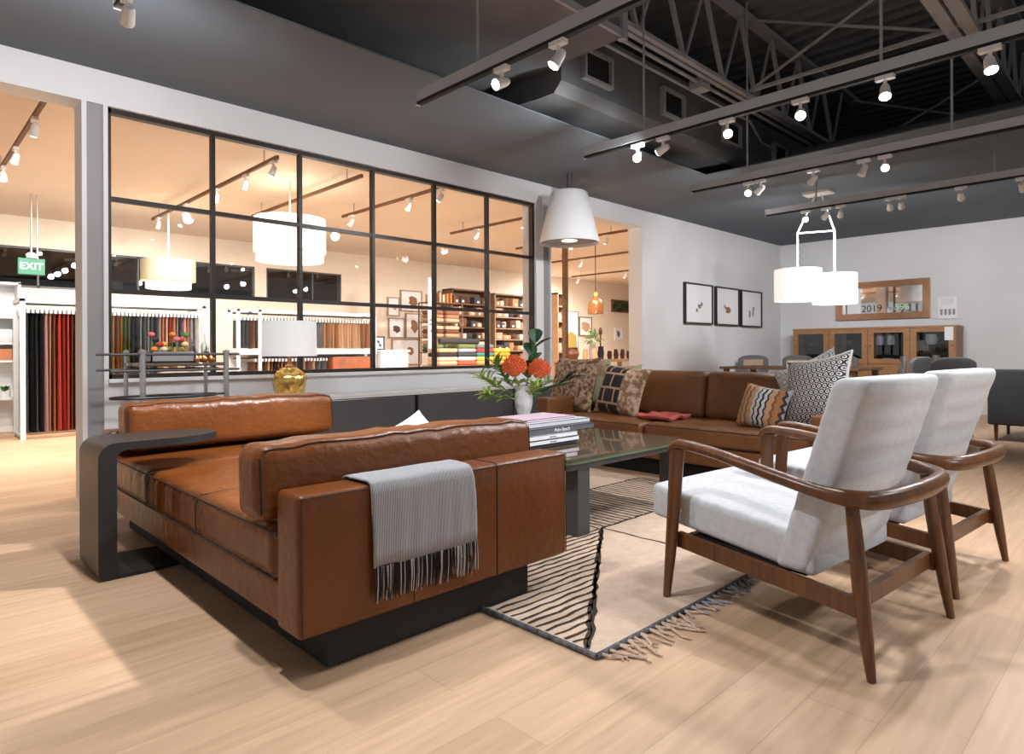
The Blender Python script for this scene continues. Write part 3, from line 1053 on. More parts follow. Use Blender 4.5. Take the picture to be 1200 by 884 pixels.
# books on it
BK = [
    (2.48, 3.02, 2.54, 2.86, 0.020, (60, 62, 66), 'dark grey book at the bottom of the stack on the coffee table'),
    (2.47, 3.03, 2.53, 2.87, 0.026, (226, 230, 232), 'white book second from the bottom of the stack'),
    (2.46, 3.02, 2.535, 2.86, 0.028, (232, 234, 236), 'white book in the middle of the stack under the grey one'),
    (2.48, 3.20, 2.55, 2.92, 0.034, (92, 96, 100), 'large grey book with white spine lettering in the stack'),
    (2.55, 3.22, 2.60, 2.95, 0.026, (206, 208, 214), 'pale grey book second from the top of the stack'),
    (2.58, 3.15, 2.66, 2.94, 0.014, (222, 196, 212), 'thin pale pink book on top of the stack'),
]
z = 0.437
for (x0, x1, y0, y1, h, col, lab) in BK:
    bk = thing('book', lab, 'book', ((x0 + x1) / 2, (y0 + y1) / 2, z), 'books on the coffee table')
    m = cmat(*col, rough=0.5)
    MB().box(x0, x1, y0, y0 + 0.004, z, z + h).box(x0, x1, y0, y1, z, z + 0.003).box(x0, x1, y0, y1, z + h - 0.003, z + h).done('cover', m, bk, smooth=0)
    MB().box(x0 + 0.006, x1 - 0.006, y0 + 0.004, y1 - 0.006, z + 0.003, z + h - 0.003).done('pages', MT['paper'], bk, smooth=0)
    if col == (92, 96, 100):
        text('Palm Beach', 0.030, face_minus_y(2.90, y0 - 0.001, z + h / 2), MT['paper'], bk, 'spine_lettering')
    if h in (0.026, 0.028) and col[0] > 220:
        text('interiors', 0.016, face_minus_y(2.80, y0 - 0.001, z + h / 2), cmat(150, 155, 160), bk, 'spine_lettering')
    z += h + 0.0005

# vase with flowers
VX, VY, VZ = 3.15, 3.12, 0.437
prof = [(0.0, 0.0), (0.062, 0.0), (0.064, 0.008), (0.056, 0.03), (0.042, 0.065), (0.036, 0.095), (0.040, 0.125), (0.053, 0.165), (0.061, 0.205), (0.060, 0.240), (0.054, 0.275),
        (0.053, 0.300), (0.060, 0.325), (0.054, 0.325), (0.047, 0.300), (0.050, 0.260), (0.054, 0.215), (0.045, 0.17), (0.0, 0.15)]
vm = MB().lathe(prof, (VX, VY, VZ), 28, f=lambda x, y, z: (VX + (x - VX) * (1 + 0.035 * math.cos(8 * math.atan2(y - VY, x - VX))), VY + (y - VY) * (1 + 0.035 * math.cos(8 * math.atan2(y - VY, x - VX))), z))
tag(vm.done('vase', MT['porcelain'], smooth=70), 'white porcelain vase of orange flowers on the coffee table', 'vase')


def protea(c, r, label):
    t = thing('protea_flower', label, 'flower', (VX, VY, VZ + 0.20), 'orange flowers in the vase')
    c = Vector(c)
    b = Vector((VX + (c.x - VX) * 0.15, VY + (c.y - VY) * 0.15, VZ + 0.20))
    MB().tube([b, b.lerp(c, 0.5) + Vector((0, 0, 0.02)), c - Vector((0, 0, r * 0.5))], 0.006, 6).done('stem', MT['lime'], t)
    p = MB().ball(c, r * 0.62, 14)
    for k in range(150):
        zz = 1 - 1.35 * (k + 0.5) / 150
        a = k * 2.39996
        q = math.sqrt(max(0, 1 - zz * zz))
        d = Vector((q * math.cos(a), q * math.sin(a), zz))
        tip = c + d * r * random.uniform(0.92, 1.08) + Vector((0, 0, 0.012))
        p.tube([c + d * r * 0.5, c + d * r * 0.85, tip], [0.0035, 0.003, 0.0055], 5)
    p.done('bloom', MT['protea'], t)
    q = MB()
    for k in range(9):
        a = k * 2 * PI / 9 + 0.3
        q.leaf(b.lerp(c, 0.55), (math.cos(a), math.sin(a), 0.55), 0.13, 0.026, droop=0.15)
    q.done('leaf', MT['lime'], t, smooth=0)


protea((3.04, 3.10, 0.875), 0.085, 'larger orange pincushion protea, left bloom of the vase')
protea((3.18, 3.00, 0.855), 0.078, 'coral orange pincushion protea, right bloom of the vase')


def branch(d, L, n, lw, ll, m, label, spread=0.8, thick=0.005, seed=1):
    random.seed(seed)
    t = thing('leaf_branch', label, 'foliage', (VX, VY, VZ + 0.21), 'greenery in the vase')
    d = Vector(d).normalized()
    b = Vector((VX, VY, VZ + 0.21))
    e = b + d * L
    MB().tube([b, b.lerp(e, 0.5) + Vector((0, 0, 0.02)), e], [thick, thick * 0.8, thick * 0.4], 6).done('stem', MT['green'], t)
    p = MB()
    for k in range(n):
        s = 0.4 + 0.6 * k / max(1, n - 1)
        a = random.uniform(0, 2 * PI)
        v = d * 0.8 + Vector((math.cos(a), math.sin(a), random.uniform(-0.1, 0.6))) * spread
        p.leaf(b.lerp(e, s), v, ll * random.uniform(0.75, 1.15), lw, droop=0.25)
    p.done('leaf', m, t, smooth=0)


branch((0.12, -0.05, 0.60), 0.42, 6, 0.105, 0.18, MT['darkgreen'], 'dark glossy leaf branch standing tallest above the orange blooms', 0.9, 0.006, 3)
branch((0.62, -0.45, 0.36), 0.36, 6, 0.085, 0.18, MT['darkgreen'], 'dark glossy leaf branch leaning towards the sofa pillows', 0.5, 0.006, 5)
branch((-0.75, 0.60, 0.55), 0.36, 34, 0.024, 0.13, MT['lime'], 'lime green sprig leaning left towards the window ledge', 0.9, 0.004, 7)
branch((-0.85, 0.45, 0.20), 0.28, 30, 0.024, 0.13, MT['lime'], 'drooping lime green sprig over the left rim of the vase', 0.9, 0.004, 9)
branch((-0.05, -0.6, 0.45), 0.20, 20, 0.020, 0.11, MT['lime'], 'short lime green sprig at the front rim of the vase', 0.9, 0.004, 11)
branch((-0.45, 0.2, 0.6), 0.34, 26, 0.026, 0.13, MT['green'], 'mid green sprig behind the left orange bloom', 0.8, 0.004, 13)
branch((0.35, -0.35, 0.40), 0.22, 16, 0.022, 0.11, MT['green'], 'short mid green sprig under the right orange bloom', 0.8, 0.004, 15)
random.seed(21)

# ================================================================== LOUNGE ARMCHAIRS
AX, BX = Vector((0.997, -0.075, 0)), Vector((0.19, 0.98, 0))


def chair_map(O):
    return lambda x, y, z: (O[0] + x * AX.x + y * BX.x, O[1] + x * AX.y + y * BX.y, z)


def lounge_chair(O, label):
    t = thing('lounge_armchair', label, 'armchair', (O[0], O[1], 0), 'pair of lounge armchairs')
    m = chair_map(O)

    def warp(mb):
        for v in mb.bm.verts:
            v.co = Vector(m(*v.co))
        return mb

    def seat(x, y, z):
        k = max(0, 1 - (x / 0.31) ** 2) * max(0, 1 - (y / 0.36) ** 2)
        return (x, y, z + 0.030 * (y / 0.36) + (0.012 * k if z > 0 else 0) + 0.0025 * math.sin(y * 60) * (1 if z > 0.03 else 0))
    warp(MB().rbox((0, 0.575, 0.335), (0.63, 0.74, 0.135), 0.024, 3, 22, f=seat)).done('seat_cushion', MT['chairfab'], t, smooth=60)

    def back(x, y, z):
        g = 0.0035 * math.sin(z * 2 * PI / 0.085) * max(0, 1 - (x / 0.325) ** 8)
        y2 = y + (g if y > 0 else -g) + 0.02 * (1 - (x / 0.32) ** 2) * (-1 if y < 0 else 0.3)
        return (x, y2 - 0.33 * z, z)
    warp(MB().rbox((0, 0.185, 0.575), (0.65, 0.125, 0.665), 0.030, 3, 26, f=back)).done('back_cushion', MT['chairfab'], t, smooth=60)
    # bent wood rail: both arms and the hoop behind the back, in one piece
    half = [(-0.352, 0.800, 0.590), (-0.352, 0.775, 0.617), (-0.356, 0.72, 0.625), (-0.372, 0.58, 0.615), (-0.384, 0.42, 0.592), (-0.388, 0.28, 0.568), (-0.380, 0.16, 0.548), (-0.350, 0.065, 0.536), (-0.28, 0.008, 0.532), (-0.14, -0.022, 0.535)]
    pts = half + [(0, -0.03, 0.536)] + [(-a, b, c) for a, b, c in reversed(half)]
    hw = [(0.026, 0.018), (0.031, 0.020), (0.033, 0.020), (0.030, 0.020), (0.026, 0.021), (0.024, 0.022), (0.025, 0.023), (0.028, 0.028), (0.029, 0.031), (0.029, 0.032)]
    rr = hw + [(0.029, 0.032)] + list(reversed(hw))

    def smooth_path(P, R, k=4):
        o, q = [], []
        n = len(P)
        for i in range(n - 1):
            p0, p1, p2, p3 = [Vector(P[max(0, min(n - 1, i + j))]) for j in (-1, 0, 1, 2)]
            for s in range(k):
                u = s / k
                o.append(0.5 * ((2 * p1) + (p2 - p0) * u + (2 * p0 - 5 * p1 + 4 * p2 - p3) * u * u + (3 * p1 - p0 - 3 * p2 + p3) * u ** 3))
                q.append((R[i][0] + (R[i + 1][0] - R[i][0]) * u, R[i][1] + (R[i + 1][1] - R[i][1]) * u))
        o.append(Vector(P[-1]))
        q.append(R[-1])
        return o, q
    P, R = smooth_path(pts, rr)
    warp(MB().tube(P, R, 12, up=(0, 0, 1))).done('arm_rail', MT['walnut'], t, smooth=50)
    for s in (-1, 1):
        fl = MB().tube([(s * 0.352, 0.770, 0.605), (s * 0.354, 0.772, 0.56), (s * 0.362, 0.780, 0.38), (s * 0.372, 0.792, 0.18), (s * 0.384, 0.804, 0.001)],
                       [(0.036, 0.024), (0.035, 0.023), (0.031, 0.022), (0.025, 0.019), (0.016, 0.014)], 10, up=(1, 0, 0))
        warp(fl).done('leg', MT['walnut_leg'], t, smooth=50)
        rl = MB().tube([(s * 0.325, 0.075, 0.53), (s * 0.332, 0.06, 0.42), (s * 0.342, 0.040, 0.27), (s * 0.352, 0.018, 0.12), (s * 0.360, 0.0, 0.001)],
                       [(0.020, 0.022), (0.023, 0.026), (0.025, 0.029), (0.021, 0.024), (0.014, 0.015)], 10, up=(1, 0, 0))
        warp(rl).done('leg', MT['walnut_leg'], t, smooth=50)
        warp(MB().bar((s * 0.335, 0.775, 0.240), (s * 0.335, 0.045, 0.200), 0.024, 0.060)).done('side_rail', MT['walnut_leg'], t, smooth=0)
    warp(MB().bar((-0.335, 0.07, 0.205), (0.335, 0.07, 0.205), 0.024, 0.055)).done('rear_rail', MT['walnut_leg'], t, smooth=0)
    warp(MB().bar((-0.335, 0.735, 0.236), (0.335, 0.735, 0.236), 0.024, 0.055)).done('front_rail', MT['walnut_leg'], t, smooth=0)
    warp(MB().box(-0.30, 0.30, 0.24, 0.73, 0.235, 0.262)).done('seat_support', MT['blackmatte'], t, smooth=0)
    return t


lounge_chair((2.4825, 0.6115), 'walnut and pale grey lounge armchair nearest the viewer')
lounge_chair((3.429, 0.5875), 'walnut and pale grey lounge armchair behind the nearest one')

# ================================================================== FAR SOFA
t = thing('sofa', 'long tan leather sofa on a dark plinth facing the coffee table', 'sofa', (4.8, 2.8, 0))
MB().rbox((4.83, 2.8, 0.07), (0.76, 2.46, 0.14), 0.006, 1, 1).done('plinth', MT['blackmatte'], t, smooth=0)
MB().rbox((4.83, 2.8, 0.21), (0.98, 2.56, 0.14), 0.02, 3).done('seat_frame', MT['leather2'], t)
MB().rbox((5.24, 2.8, 0.45), (0.18, 2.60, 0.58), 0.03, 3, 4).done('back_frame', MT['leather2'], t)


def puffed(s, amp=0.02, seed=0.0):
    def f(x, y, z):
        k = max(0, 1 - (x / (s[0] / 2)) ** 4) * max(0, 1 - (y / (s[1] / 2)) ** 4)
        w = 0.004 * math.sin(y * 23 + seed + 2 * math.sin(x * 14 + seed)) if z > 0 else 0
        return (x, y, z + (amp * k + w if z > 0 else 0))
    return f


for y0, y1, x0 in ((1.655, 2.955, 4.33), (2.96, 3.945, 4.295)):
    s = (5.13 - x0, y1 - y0, 0.135)
    c = MB().rbox(((x0 + 5.13) / 2, (y0 + y1) / 2, 0.35), s, 0.032, 4, 14, f=puffed(s, 0.014, y0)).done('seat_cushion', MT['leather2'], t, smooth=60)
    MB().tube([(x0 + 0.004, y0 + 0.02, 0.405), (x0 + 0.004, y1 - 0.02, 0.405)], 0.003, 6).tube([(x0 + 0.004, y0 + 0.02, 0.295), (x0 + 0.004, y1 - 0.02, 0.295)], 0.003, 6).done('seam', MT['stitch'], c)


def back_f(s, seed):
    def f(x, y, z):
        k = max(0, 1 - (z / (s[2] / 2)) ** 4) * max(0, 1 - (y / (s[1] / 2)) ** 4)
        w = 0.007 * math.sin(y * 19 + seed + 1.5 * math.sin(z * 12)) * max(0, z / (s[2] / 2) + 0.5)
        return (x - (0.03 * k + w if x < 0 else 0) + 0.16 * z, y, z)
    return f


for y0, y1 in ((1.66, 2.775), (2.785, 3.94)):
    s = (0.17, y1 - y0, 0.40)
    c = MB().rbox((5.055, (y0 + y1) / 2, 0.615), s, 0.05, 4, 18, f=back_f(s, y0 * 3)).done('back_cushion', MT['leather2'], t, smooth=60)
    pts = [(5.055 - 0.062 + 0.16 * 0.185, y0 + 0.03 + (y1 - y0 - 0.06) * k / 8, 0.615 + 0.185) for k in range(9)]
    MB().tube(pts, 0.003, 6).done('seam', MT['stitch'], c)
for yc in (1.575, 4.025):
    MB().rbox((4.80, yc, 0.355), (1.0, 0.15, 0.43), 0.02, 3, 3).done('arm', MT['leather2'], t)

tag(MB().rbox((4.66, 2.98, 0.452), (0.34, 0.34, 0.035), 0.015, 3, 14, f=lambda x, y, z: (x, y, z + 0.012 * math.sin(x * 31 + 2) * math.sin(y * 27) - 0.02 * (abs(x) + abs(y)) * (1 if z > 0 else 0.3)))
    .done('folded_cloth', mat('coral_cloth', rgb(196, 98, 88), rgb(150, 60, 52), rough=0.9, scale=14)), 'crumpled coral red cloth lying on the tan leather sofa seat', 'cloth')


def pillow_mesh(w, h, th, n=14, pinch=0.10):
    mb = MB()
    for sg in (1, -1):
        rows = []
        for j in range(n + 1):
            b = -1 + 2 * j / n
            row = []
            for i in range(n + 1):
                a = -1 + 2 * i / n
                d = (max(0, (1 - a * a)) * max(0, (1 - b * b))) ** 0.45
                row.append((a * w / 2 * (1 - pinch * (1 - b * b)), b * h / 2 * (1 - pinch * (1 - a * a)), sg * (0.006 + th / 2 * d)))
            rows.append(row)
        mb.grid(rows)
    bmesh.ops.remove_doubles(mb.bm, verts=mb.bm.verts[:], dist=0.0125)
    return mb


BASE = Matrix(((0, 0, -1, 0), (-1, 0, 0, 0), (0, 1, 0, 0), (0, 0, 0, 1)))


def pillow(w, h, th, m, loc, yaw, tilt, roll, label, group, pinch=0.10, edge=None):
    o = pillow_mesh(w, h, th, pinch=pinch).done('throw_pillow', m, local=True, smooth=60)
    o.matrix_world = (Matrix.Translation(loc) @ Matrix.Rotation(math.radians(yaw), 4, 'Z') @ Matrix.Rotation(math.radians(tilt), 4, 'Y')
                      @ BASE @ Matrix.Rotation(math.radians(roll), 4, 'Z'))
    tag(o, label, 'pillow', group)
    if edge:
        e = [(a * w / 2 * (1 - pinch * (1 - b * b)), b * h / 2 * (1 - pinch * (1 - a * a)), 0) for a, b in
             [(-1 + k / 8, -1) for k in range(16)] + [(1, -1 + k / 8) for k in range(16)] + [(1 - k / 8, 1) for k in range(16)] + [(-1, 1 - k / 8) for k in range(16)]]
        MB().tube(e, 0.009, 6, closed=True).done('piping', edge, o, local=True)
    return o


GP = 'throw pillows on the tan sofa'
boho = mat('shaggy_tan_weave', (0.13, 0.07, 0.04, 1), (0.52, 0.36, 0.24, 1), rough=1.0, scale=26, detail=6, lo=0.40, hi=0.60, bump=0.9, bscale=70)
MT['boho'] = boho
pillow(0.70, 0.55, 0.17, boho, (4.77, 4.05, 0.672), -14, 14, 0, 'large shaggy tan and brown pillow at the left end of the tan sofa', GP)
pm, nt, pb = new_mat('black_block_print')
tc, px, py, pz = xyz(nt)
br = nt.nodes.new('ShaderNodeTexBrick')
br.inputs['Scale'].default_value = 1
br.inputs['Brick Width'].default_value = 0.135
br.inputs['Row Height'].default_value = 0.135
br.inputs['Mortar Size'].default_value = 0.010
br.inputs['Color1'].default_value = (0.014, 0.014, 0.015, 1)
br.inputs['Color2'].default_value = (0.045, 0.03, 0.03, 1)
br.inputs['Mortar'].default_value = (0.45, 0.28, 0.17, 1)
nt.links.new(tc.outputs['Object'], br.inputs['Vector'])
nz = nt.nodes.new('ShaderNodeTexNoise')
nz.inputs['Scale'].default_value = 22
nt.links.new(tc.outputs['Object'], nz.inputs['Vector'])
tan = ramp(nt, nz.outputs['Fac'], [(0.42, (0.24, 0.14, 0.08, 1)), (0.58, (0.58, 0.42, 0.29, 1))], 'LINEAR')
sel = math_node(nt, 'MULTIPLY', math_node(nt, 'GREATER_THAN', px, -0.205), math_node(nt, 'LESS_THAN', px, 0.06))
mx = nt.nodes.new('ShaderNodeMix')
mx.data_type = 'RGBA'
nt.links.new(sel, mx.inputs[0])
nt.links.new(tan, mx.inputs[6])
nt.links.new(br.outputs['Color'], mx.inputs[7])
nt.links.new(mx.outputs[2], pb.inputs['Base Color'])
pb.inputs['Roughness'].default_value = 1.0
pillow(0.56, 0.46, 0.15, pm, (4.70, 3.44, 0.64), -8, 18, -4, 'patchwork pillow with black woven blocks, second from the left sofa end', GP)
mint = mat('mint_floral_print', (0.40, 0.26, 0.16, 1), (0.40, 0.43, 0.27, 1), rough=1.0, scale=9, lo=0.46, hi=0.54)
pillow(0.50, 0.46, 0.08, mint, (4.94, 3.66, 0.645), 0, 12, 0, 'tan and mint pillow peeking out behind the two front pillows', GP)
pillow(0.52, 0.48, 0.08, mint, (4.95, 4.00, 0.685), -8, 12, 0, 'tan and mint pillow showing above the shaggy pillow at the sofa corner', GP)
w_ = rgb(214, 214, 212)
k_ = rgb(40, 40, 44)
tn = rgb(206, 164, 124)
br_ = rgb(140, 92, 54)
lum = band_mat('tan_stripe_lumbar', [(0, tn), (0.10, br_), (0.13, tn), (0.20, br_), (0.23, tn), (0.30, br_), (0.33, tn), (0.42, w_), (0.47, k_), (0.50, w_), (0.56, k_), (0.60, w_), (0.66, k_), (0.69, tn), (0.78, br_), (0.82, rgb(176, 120, 76)), (0.90, rgb(60, 54, 52)), (0.93, rgb(170, 172, 176))],
               wave=0.03, freq=34, span=0.44, noise=0.35)
pillow(0.42, 0.34, 0.14, lum, (4.60, 2.10, 0.575), -14, 18, -6, 'small tan lumbar pillow with zigzag band beside the black and white pillow', GP)
rings = ring_mat('black_white_rings', 25.0, [(0, k_), (0.13, w_), (0.20, w_), (0.33, k_), (0.45, k_), (0.52, w_)])
pillow(0.56, 0.52, 0.16, rings, (4.62, 1.735, 0.700), -24, 14, 9, 'large black and white ring-patterned pillow leaning on the right sofa arm', GP, edge=MT['white'], pinch=0.12)
rings2 = ring_mat('white_lattice', 13.0, [(0, w_), (0.25, rgb(120, 120, 122)), (0.34, w_), (0.40, w_), (0.49, rgb(90, 90, 92)), (0.52, w_)])
pillow(0.50, 0.50, 0.13, rings2, (4.86, 1.86, 0.70), -10, 14, 24, 'white lattice pillow whose corner shows behind the ring-patterned pillow', GP)
o = pillow_mesh(0.40, 0.40, 0.12).done('throw_pillow', MT['chairfab'], local=True, smooth=60)
o.matrix_world = Matrix.Translation((1.70, 2.36, 0.528)) @ Matrix.Rotation(math.radians(-8), 4, 'Z') @ Matrix.Rotation(math.radians(48), 4, 'X') @ Matrix.Rotation(math.radians(22), 4, 'Z')
tag(o, 'small pale pillow whose corner peeks above the near leather bolster', 'pillow')

# ================================================================== SIDEBOARD UNDER THE GLAZING, LAMP
t = thing('low_sideboard', 'long low graphite sideboard with pale top against the glazed partition', 'sideboard', (3.72, 4.93, 0))
MB().box(2.15, 5.30, 4.74, 5.09, 0.08, 0.612).done('carcass', MT['blackmatte'], t, smooth=0)
MB().box(2.13, 5.32, 4.71, 5.095, 0.612, 0.636).done('top', MT['credtop'], t, smooth=0)
MB().box(2.2, 5.25, 4.80, 5.06, 0, 0.08).done('plinth', MT['blackmatte'], t, smooth=0)
for a, b in ((2.16, 3.385), (3.425, 4.60), (4.62, 5.29)):
    MB().rbox(((a + b) / 2, 4.725, 0.345), (b - a, 0.028, 0.52), 0.004, 1, 1).done('door', MT['cred'], t, smooth=0)

t = thing('table_lamp', 'table lamp with white drum shade and amber glass base on the low sideboard', 'lamp', (2.32, 4.92, 0.637))
LX, LY = 2.32, 4.92
gl = [(0, 0), (0.085, 0), (0.105, 0.012), (0.112, 0.05), (0.122, 0.09), (0.128, 0.125), (0.122, 0.165), (0.10, 0.20), (0.066, 0.225), (0.05, 0.235), (0, 0.235)]
MB().lathe(gl, (LX, LY, 0.638), 32, f=lambda x, y, z: (LX + (x - LX) * (1 + 0.05 * math.sin(9 * math.atan2(y - LY, x - LX) + z * 30)), LY + (y - LY) * (1 + 0.05 * math.sin(9 * math.atan2(y - LY, x - LX) + z * 30)), z)).done('base', MT['gold'], t, smooth=70)
MB().lathe([(0.0, 0.23), (0.035, 0.23), (0.035, 0.25), (0.012, 0.262), (0.012, 0.36), (0, 0.36)], (LX, LY, 0.638), 16).done('neck', MT['copper'], t)
MB().lathe([(0.210, 0.325), (0.206, 0.60), (0.203, 0.60), (0.207, 0.325), (0.210, 0.325)], (LX, LY, 0.638), 40).done('lamp_shade', MT['shade_dim'], t)
MB().ball((LX, LY, 1.03), 0.035, 12).done('bulb', MT['diffuser'], t)

# ================================================================== BAR CART
t = thing('bar_cart', 'slim steel bar cart with dark glass shelf in front of the glazed partition', 'cart', (1.385, 4.6, 0))
for (x, y, r) in ((1.137, 4.4, 0.017), (1.137, 4.78, 0.013), (1.634, 4.4, 0.017), (1.634, 4.78, 0.013)):
    MB().tube([(x, y, 0.02), (x, y, 0.995)], r, 10).lathe([(0, 0), (r * 1.3, 0), (r * 1.3, 0.012), (0, 0.02)], (x, y, 0.995), 10).tube([(x, y, 0.0), (x, y, 0.025)], r * 1.5, 10).done('post', MT['chrome'], t)
for z in (0.985, 0.885, 0.45):
    p = MB()
    for y in (4.4, 4.78):
        p.tube([(0.97, y, z), (1.72, y, z)], 0.008, 8)
    for x in (1.137, 1.634):
        p.tube([(x, 4.4, z), (x, 4.78, z)], 0.007, 8)
    p.done('rail', MT['gunmetal'], t)
MB().rbox((1.385, 4.59, 0.920), (0.52, 0.40, 0.022), 0.006, 2, 2).done('shelf', MT['darkglass'], t)
MB().rbox((1.385, 4.59, 0.44), (0.52, 0.40, 0.018), 0.006, 2, 2).done('shelf', MT['darkglass'], t)
ring = [(1.26 + 0.30 * math.cos(2 * PI * k / 40), 4.38 + 0.13 * math.sin(2 * PI * k / 40), 0.725) for k in range(40)]
MB().tube(ring, 0.009, 6, closed=True).tube([(1.26 + 0.30, 4.38, 0.725), (1.634, 4.4, 0.725)], 0.007, 6).done('ring_handle', MT['black'], t)
TZ = 0.932
tr = MB().box(1.20, 1.46, 4.46, 4.66, TZ, TZ + 0.008)
for a, b, c_, d in ((1.20, 1.46, 4.46, 4.468), (1.20, 1.46, 4.652, 4.66), (1.20, 1.208, 4.46, 4.66), (1.452, 1.46, 4.46, 4.66)):
    tr.box(a, b, c_, d, TZ, TZ + 0.07)
tag(tr.done('tray', mat('galvanised_tray', (0.42, 0.42, 0.42, 1), rough=0.35, metal=0.6), smooth=0), 'pale galvanised tray of flowers on top of the bar cart', 'tray')
FC = ((230, 140, 60), (240, 190, 90), (200, 70, 50), (226, 120, 130), (110, 150, 60), (240, 210, 170), (60, 60, 60))
NMF = ('orange', 'amber', 'red', 'pink', 'green', 'cream', 'dark')
for i in range(14):
    x = 1.225 + 0.215 * ((i * 5) % 14) / 13
    y = 4.50 + 0.12 * ((i * 3) % 5) / 4
    z = TZ + 0.085 + 0.032 * (i % 4)
    f = thing('cut_flower', '%s cut flower, %s from the left end of the bar cart tray' % (NMF[i % 7], nth((i * 5) % 14)), 'flower', (x, y, TZ + 0.009), 'cut flowers in the bar cart tray')
    MB().tube([(x, y, TZ + 0.009), (x + 0.004, y, z)], 0.003, 5).done('stem', MT['green'], f)
    MB().ball((x + 0.004, y, z), 0.022, 10, 0.8).done('bloom', cmat(*FC[i % 7]), f)
for i in range(5):
    x, y = 1.475 + 0.045 * (i % 3), 4.47 + 0.06 * (i // 3)
    f = thing('pear', 'copper coloured pear, %s of the little row on the bar cart' % nth(i), 'pear', (x, y, TZ), 'copper pears on the bar cart')
    MB().lathe([(0, 0), (0.015, 0), (0.022, 0.014), (0.021, 0.028), (0.012, 0.045), (0.007, 0.054), (0, 0.056)], (x, y, TZ), 14).done('body', MT['copper'], f)
    MB().tube([(x, y, TZ + 0.055), (x + 0.004, y, TZ + 0.07)], 0.002, 5).done('stem', MT['brownwood'], f)
clear = glass_mat('clear_glassware', (0.86, 0.88, 0.88, 1), 0.16)
for i, (x, y, h) in enumerate(((1.50, 4.64, 0.15), (1.565, 4.55, 0.10), (1.595, 4.68, 0.20), (1.455, 4.70, 0.22))):
    MBg = MB().lathe([(0, 0), (0.026, 0), (0.027, 0.01), (0.03, h * 0.55), (0.012, h * 0.72), (0.011, h), (0.008, h), (0.008, h * 0.72), (0.025, h * 0.5), (0.022, 0.012), (0, 0.012)], (x, y, TZ), 16)
    tag(MBg.done('glass_decanter', clear, smooth=60), 'clear glass decanter, %s by height on the bar cart' % ('third', 'shortest', 'second', 'tallest')[i], 'decanter', 'glass decanters on the bar cart')

# ================================================================== WHITE CONE PENDANT
t = thing('cone_pendant', 'big white cone pendant lamp hanging by the glazed partition', 'pendant lamp', (5.36, 4.60, 2.12))
MB().tube([(5.36, 4.6, 2.72), (5.36, 4.6, ZC)], 0.03, 12).done('stem', MT['gunmetal'], t)
MB().lathe([(0.0, 2.728), (0.17, 2.728), (0.20, 2.71), (0.325, 2.185), (0.330, 2.165), (0.322, 2.165), (0.195, 2.70), (0, 2.71)], (5.36, 4.6, 0), 48).done('lamp_shade', MT['white'], t, smooth=50)
MB().lathe([(0, 2.205), (0.313, 2.205), (0.313, 2.198), (0, 2.198)], (5.36, 4.6, 0), 40).done('diffuser_plate', MT['greytrim'], t, smooth=0)
MB().lathe([(0, 2.197), (0.085, 2.197), (0.085, 2.190), (0, 2.190)], (5.36, 4.6, 0), 24).done('bulb_cover', MT['diffuser'], t, smooth=0)

# ================================================================== TWIN DRUM PENDANT OVER THE DINING TABLE
def hollow_drum(c, r, z0, z1):
    return MB().lathe([(r, z0), (r, z1), (r - 0.006, z1), (r - 0.006, z0), (r, z0)], (c[0], c[1], 0), 40)


t = thing('drum_pendant', 'pendant lamp of white drum shades on thin rods over the dining table', 'pendant lamp', (8.15, 3.0, 1.55))
MB().rbox((8.15, 3.02, ZC - 0.02), (0.20, 0.32, 0.04), 0.006, 2, 1).done('canopy', MT['white'], t)
A_, B_ = (8.02, 3.22), (8.16, 2.84)
for (q, rt, zt) in ((A_, 0.27, 1.975), (B_, 0.245, 1.90)):
    MB().tube([(8.15, 3.02 + (0.03 if q is A_ else -0.03), ZC - 0.03), (q[0], q[1], 2.42), (q[0], q[1], zt - 0.03)], 0.011, 8).done('rod', MT['white'], t)
    h = 0.385 if q is A_ else 0.36
    s = hollow_drum(q, rt, zt - h, zt).done('lamp_shade', MT['shade'], t)
    MB().lathe([(0, zt - h + 0.02), (rt - 0.01, zt - h + 0.02), (rt - 0.01, zt - h + 0.012), (0, zt - h + 0.012)], (q[0], q[1], 0), 32).done('diffuser', MT['diffuser'], s, smooth=0)
MB().tube([(A_[0], A_[1], 2.42), (B_[0], B_[1], 2.42)], 0.009, 8).done('cross_rod', MT['white'], t)

# ================================================================== PICTURES, HUTCH, MIRROR ON THE END WALLS
def picture(x0, x1, z0, z1, label, blots, seedcol, fm='black', y=YP, group='three framed prints on the white wall', depth=0.05):
    t = thing('framed_print', label, 'picture', ((x0 + x1) / 2, y - depth / 2, z0), group)
    w = 0.022
    p = MB()
    p.box(x0, x1, y - depth, y - 0.002, z0, z0 + w).box(x0, x1, y - depth, y - 0.002, z1 - w, z1)
    p.box(x0, x0 + w, y - depth, y - 0.002, z0 + w, z1 - w).box(x1 - w, x1, y - depth, y - 0.002, z0 + w, z1 - w)
    p.done('frame', MT[fm], t, smooth=0)
    MB().box(x0 + w, x1 - w, y - depth * 0.6, y - 0.004, z0 + w, z1 - w).done('print_sheet', MT['paper'], t, smooth=0)
    if blots:
        p = MB()
        for (bx, bz, rx, rz) in blots:
            P = [(x0 + (x1 - x0) * bx + rx * math.cos(2 * PI * k / 12) * (1 + 0.25 * math.sin(3 * k)), z0 + (z1 - z0) * bz + rz * math.sin(2 * PI * k / 12) * (1 + 0.2 * math.cos(5 * k))) for k in range(12)]
            p.prism(P, y - depth * 0.6 - 0.0015, y - depth * 0.6 - 0.0003, axis='y')
        p.done('drawing', cmat(*seedcol), t, smooth=0)
    return t


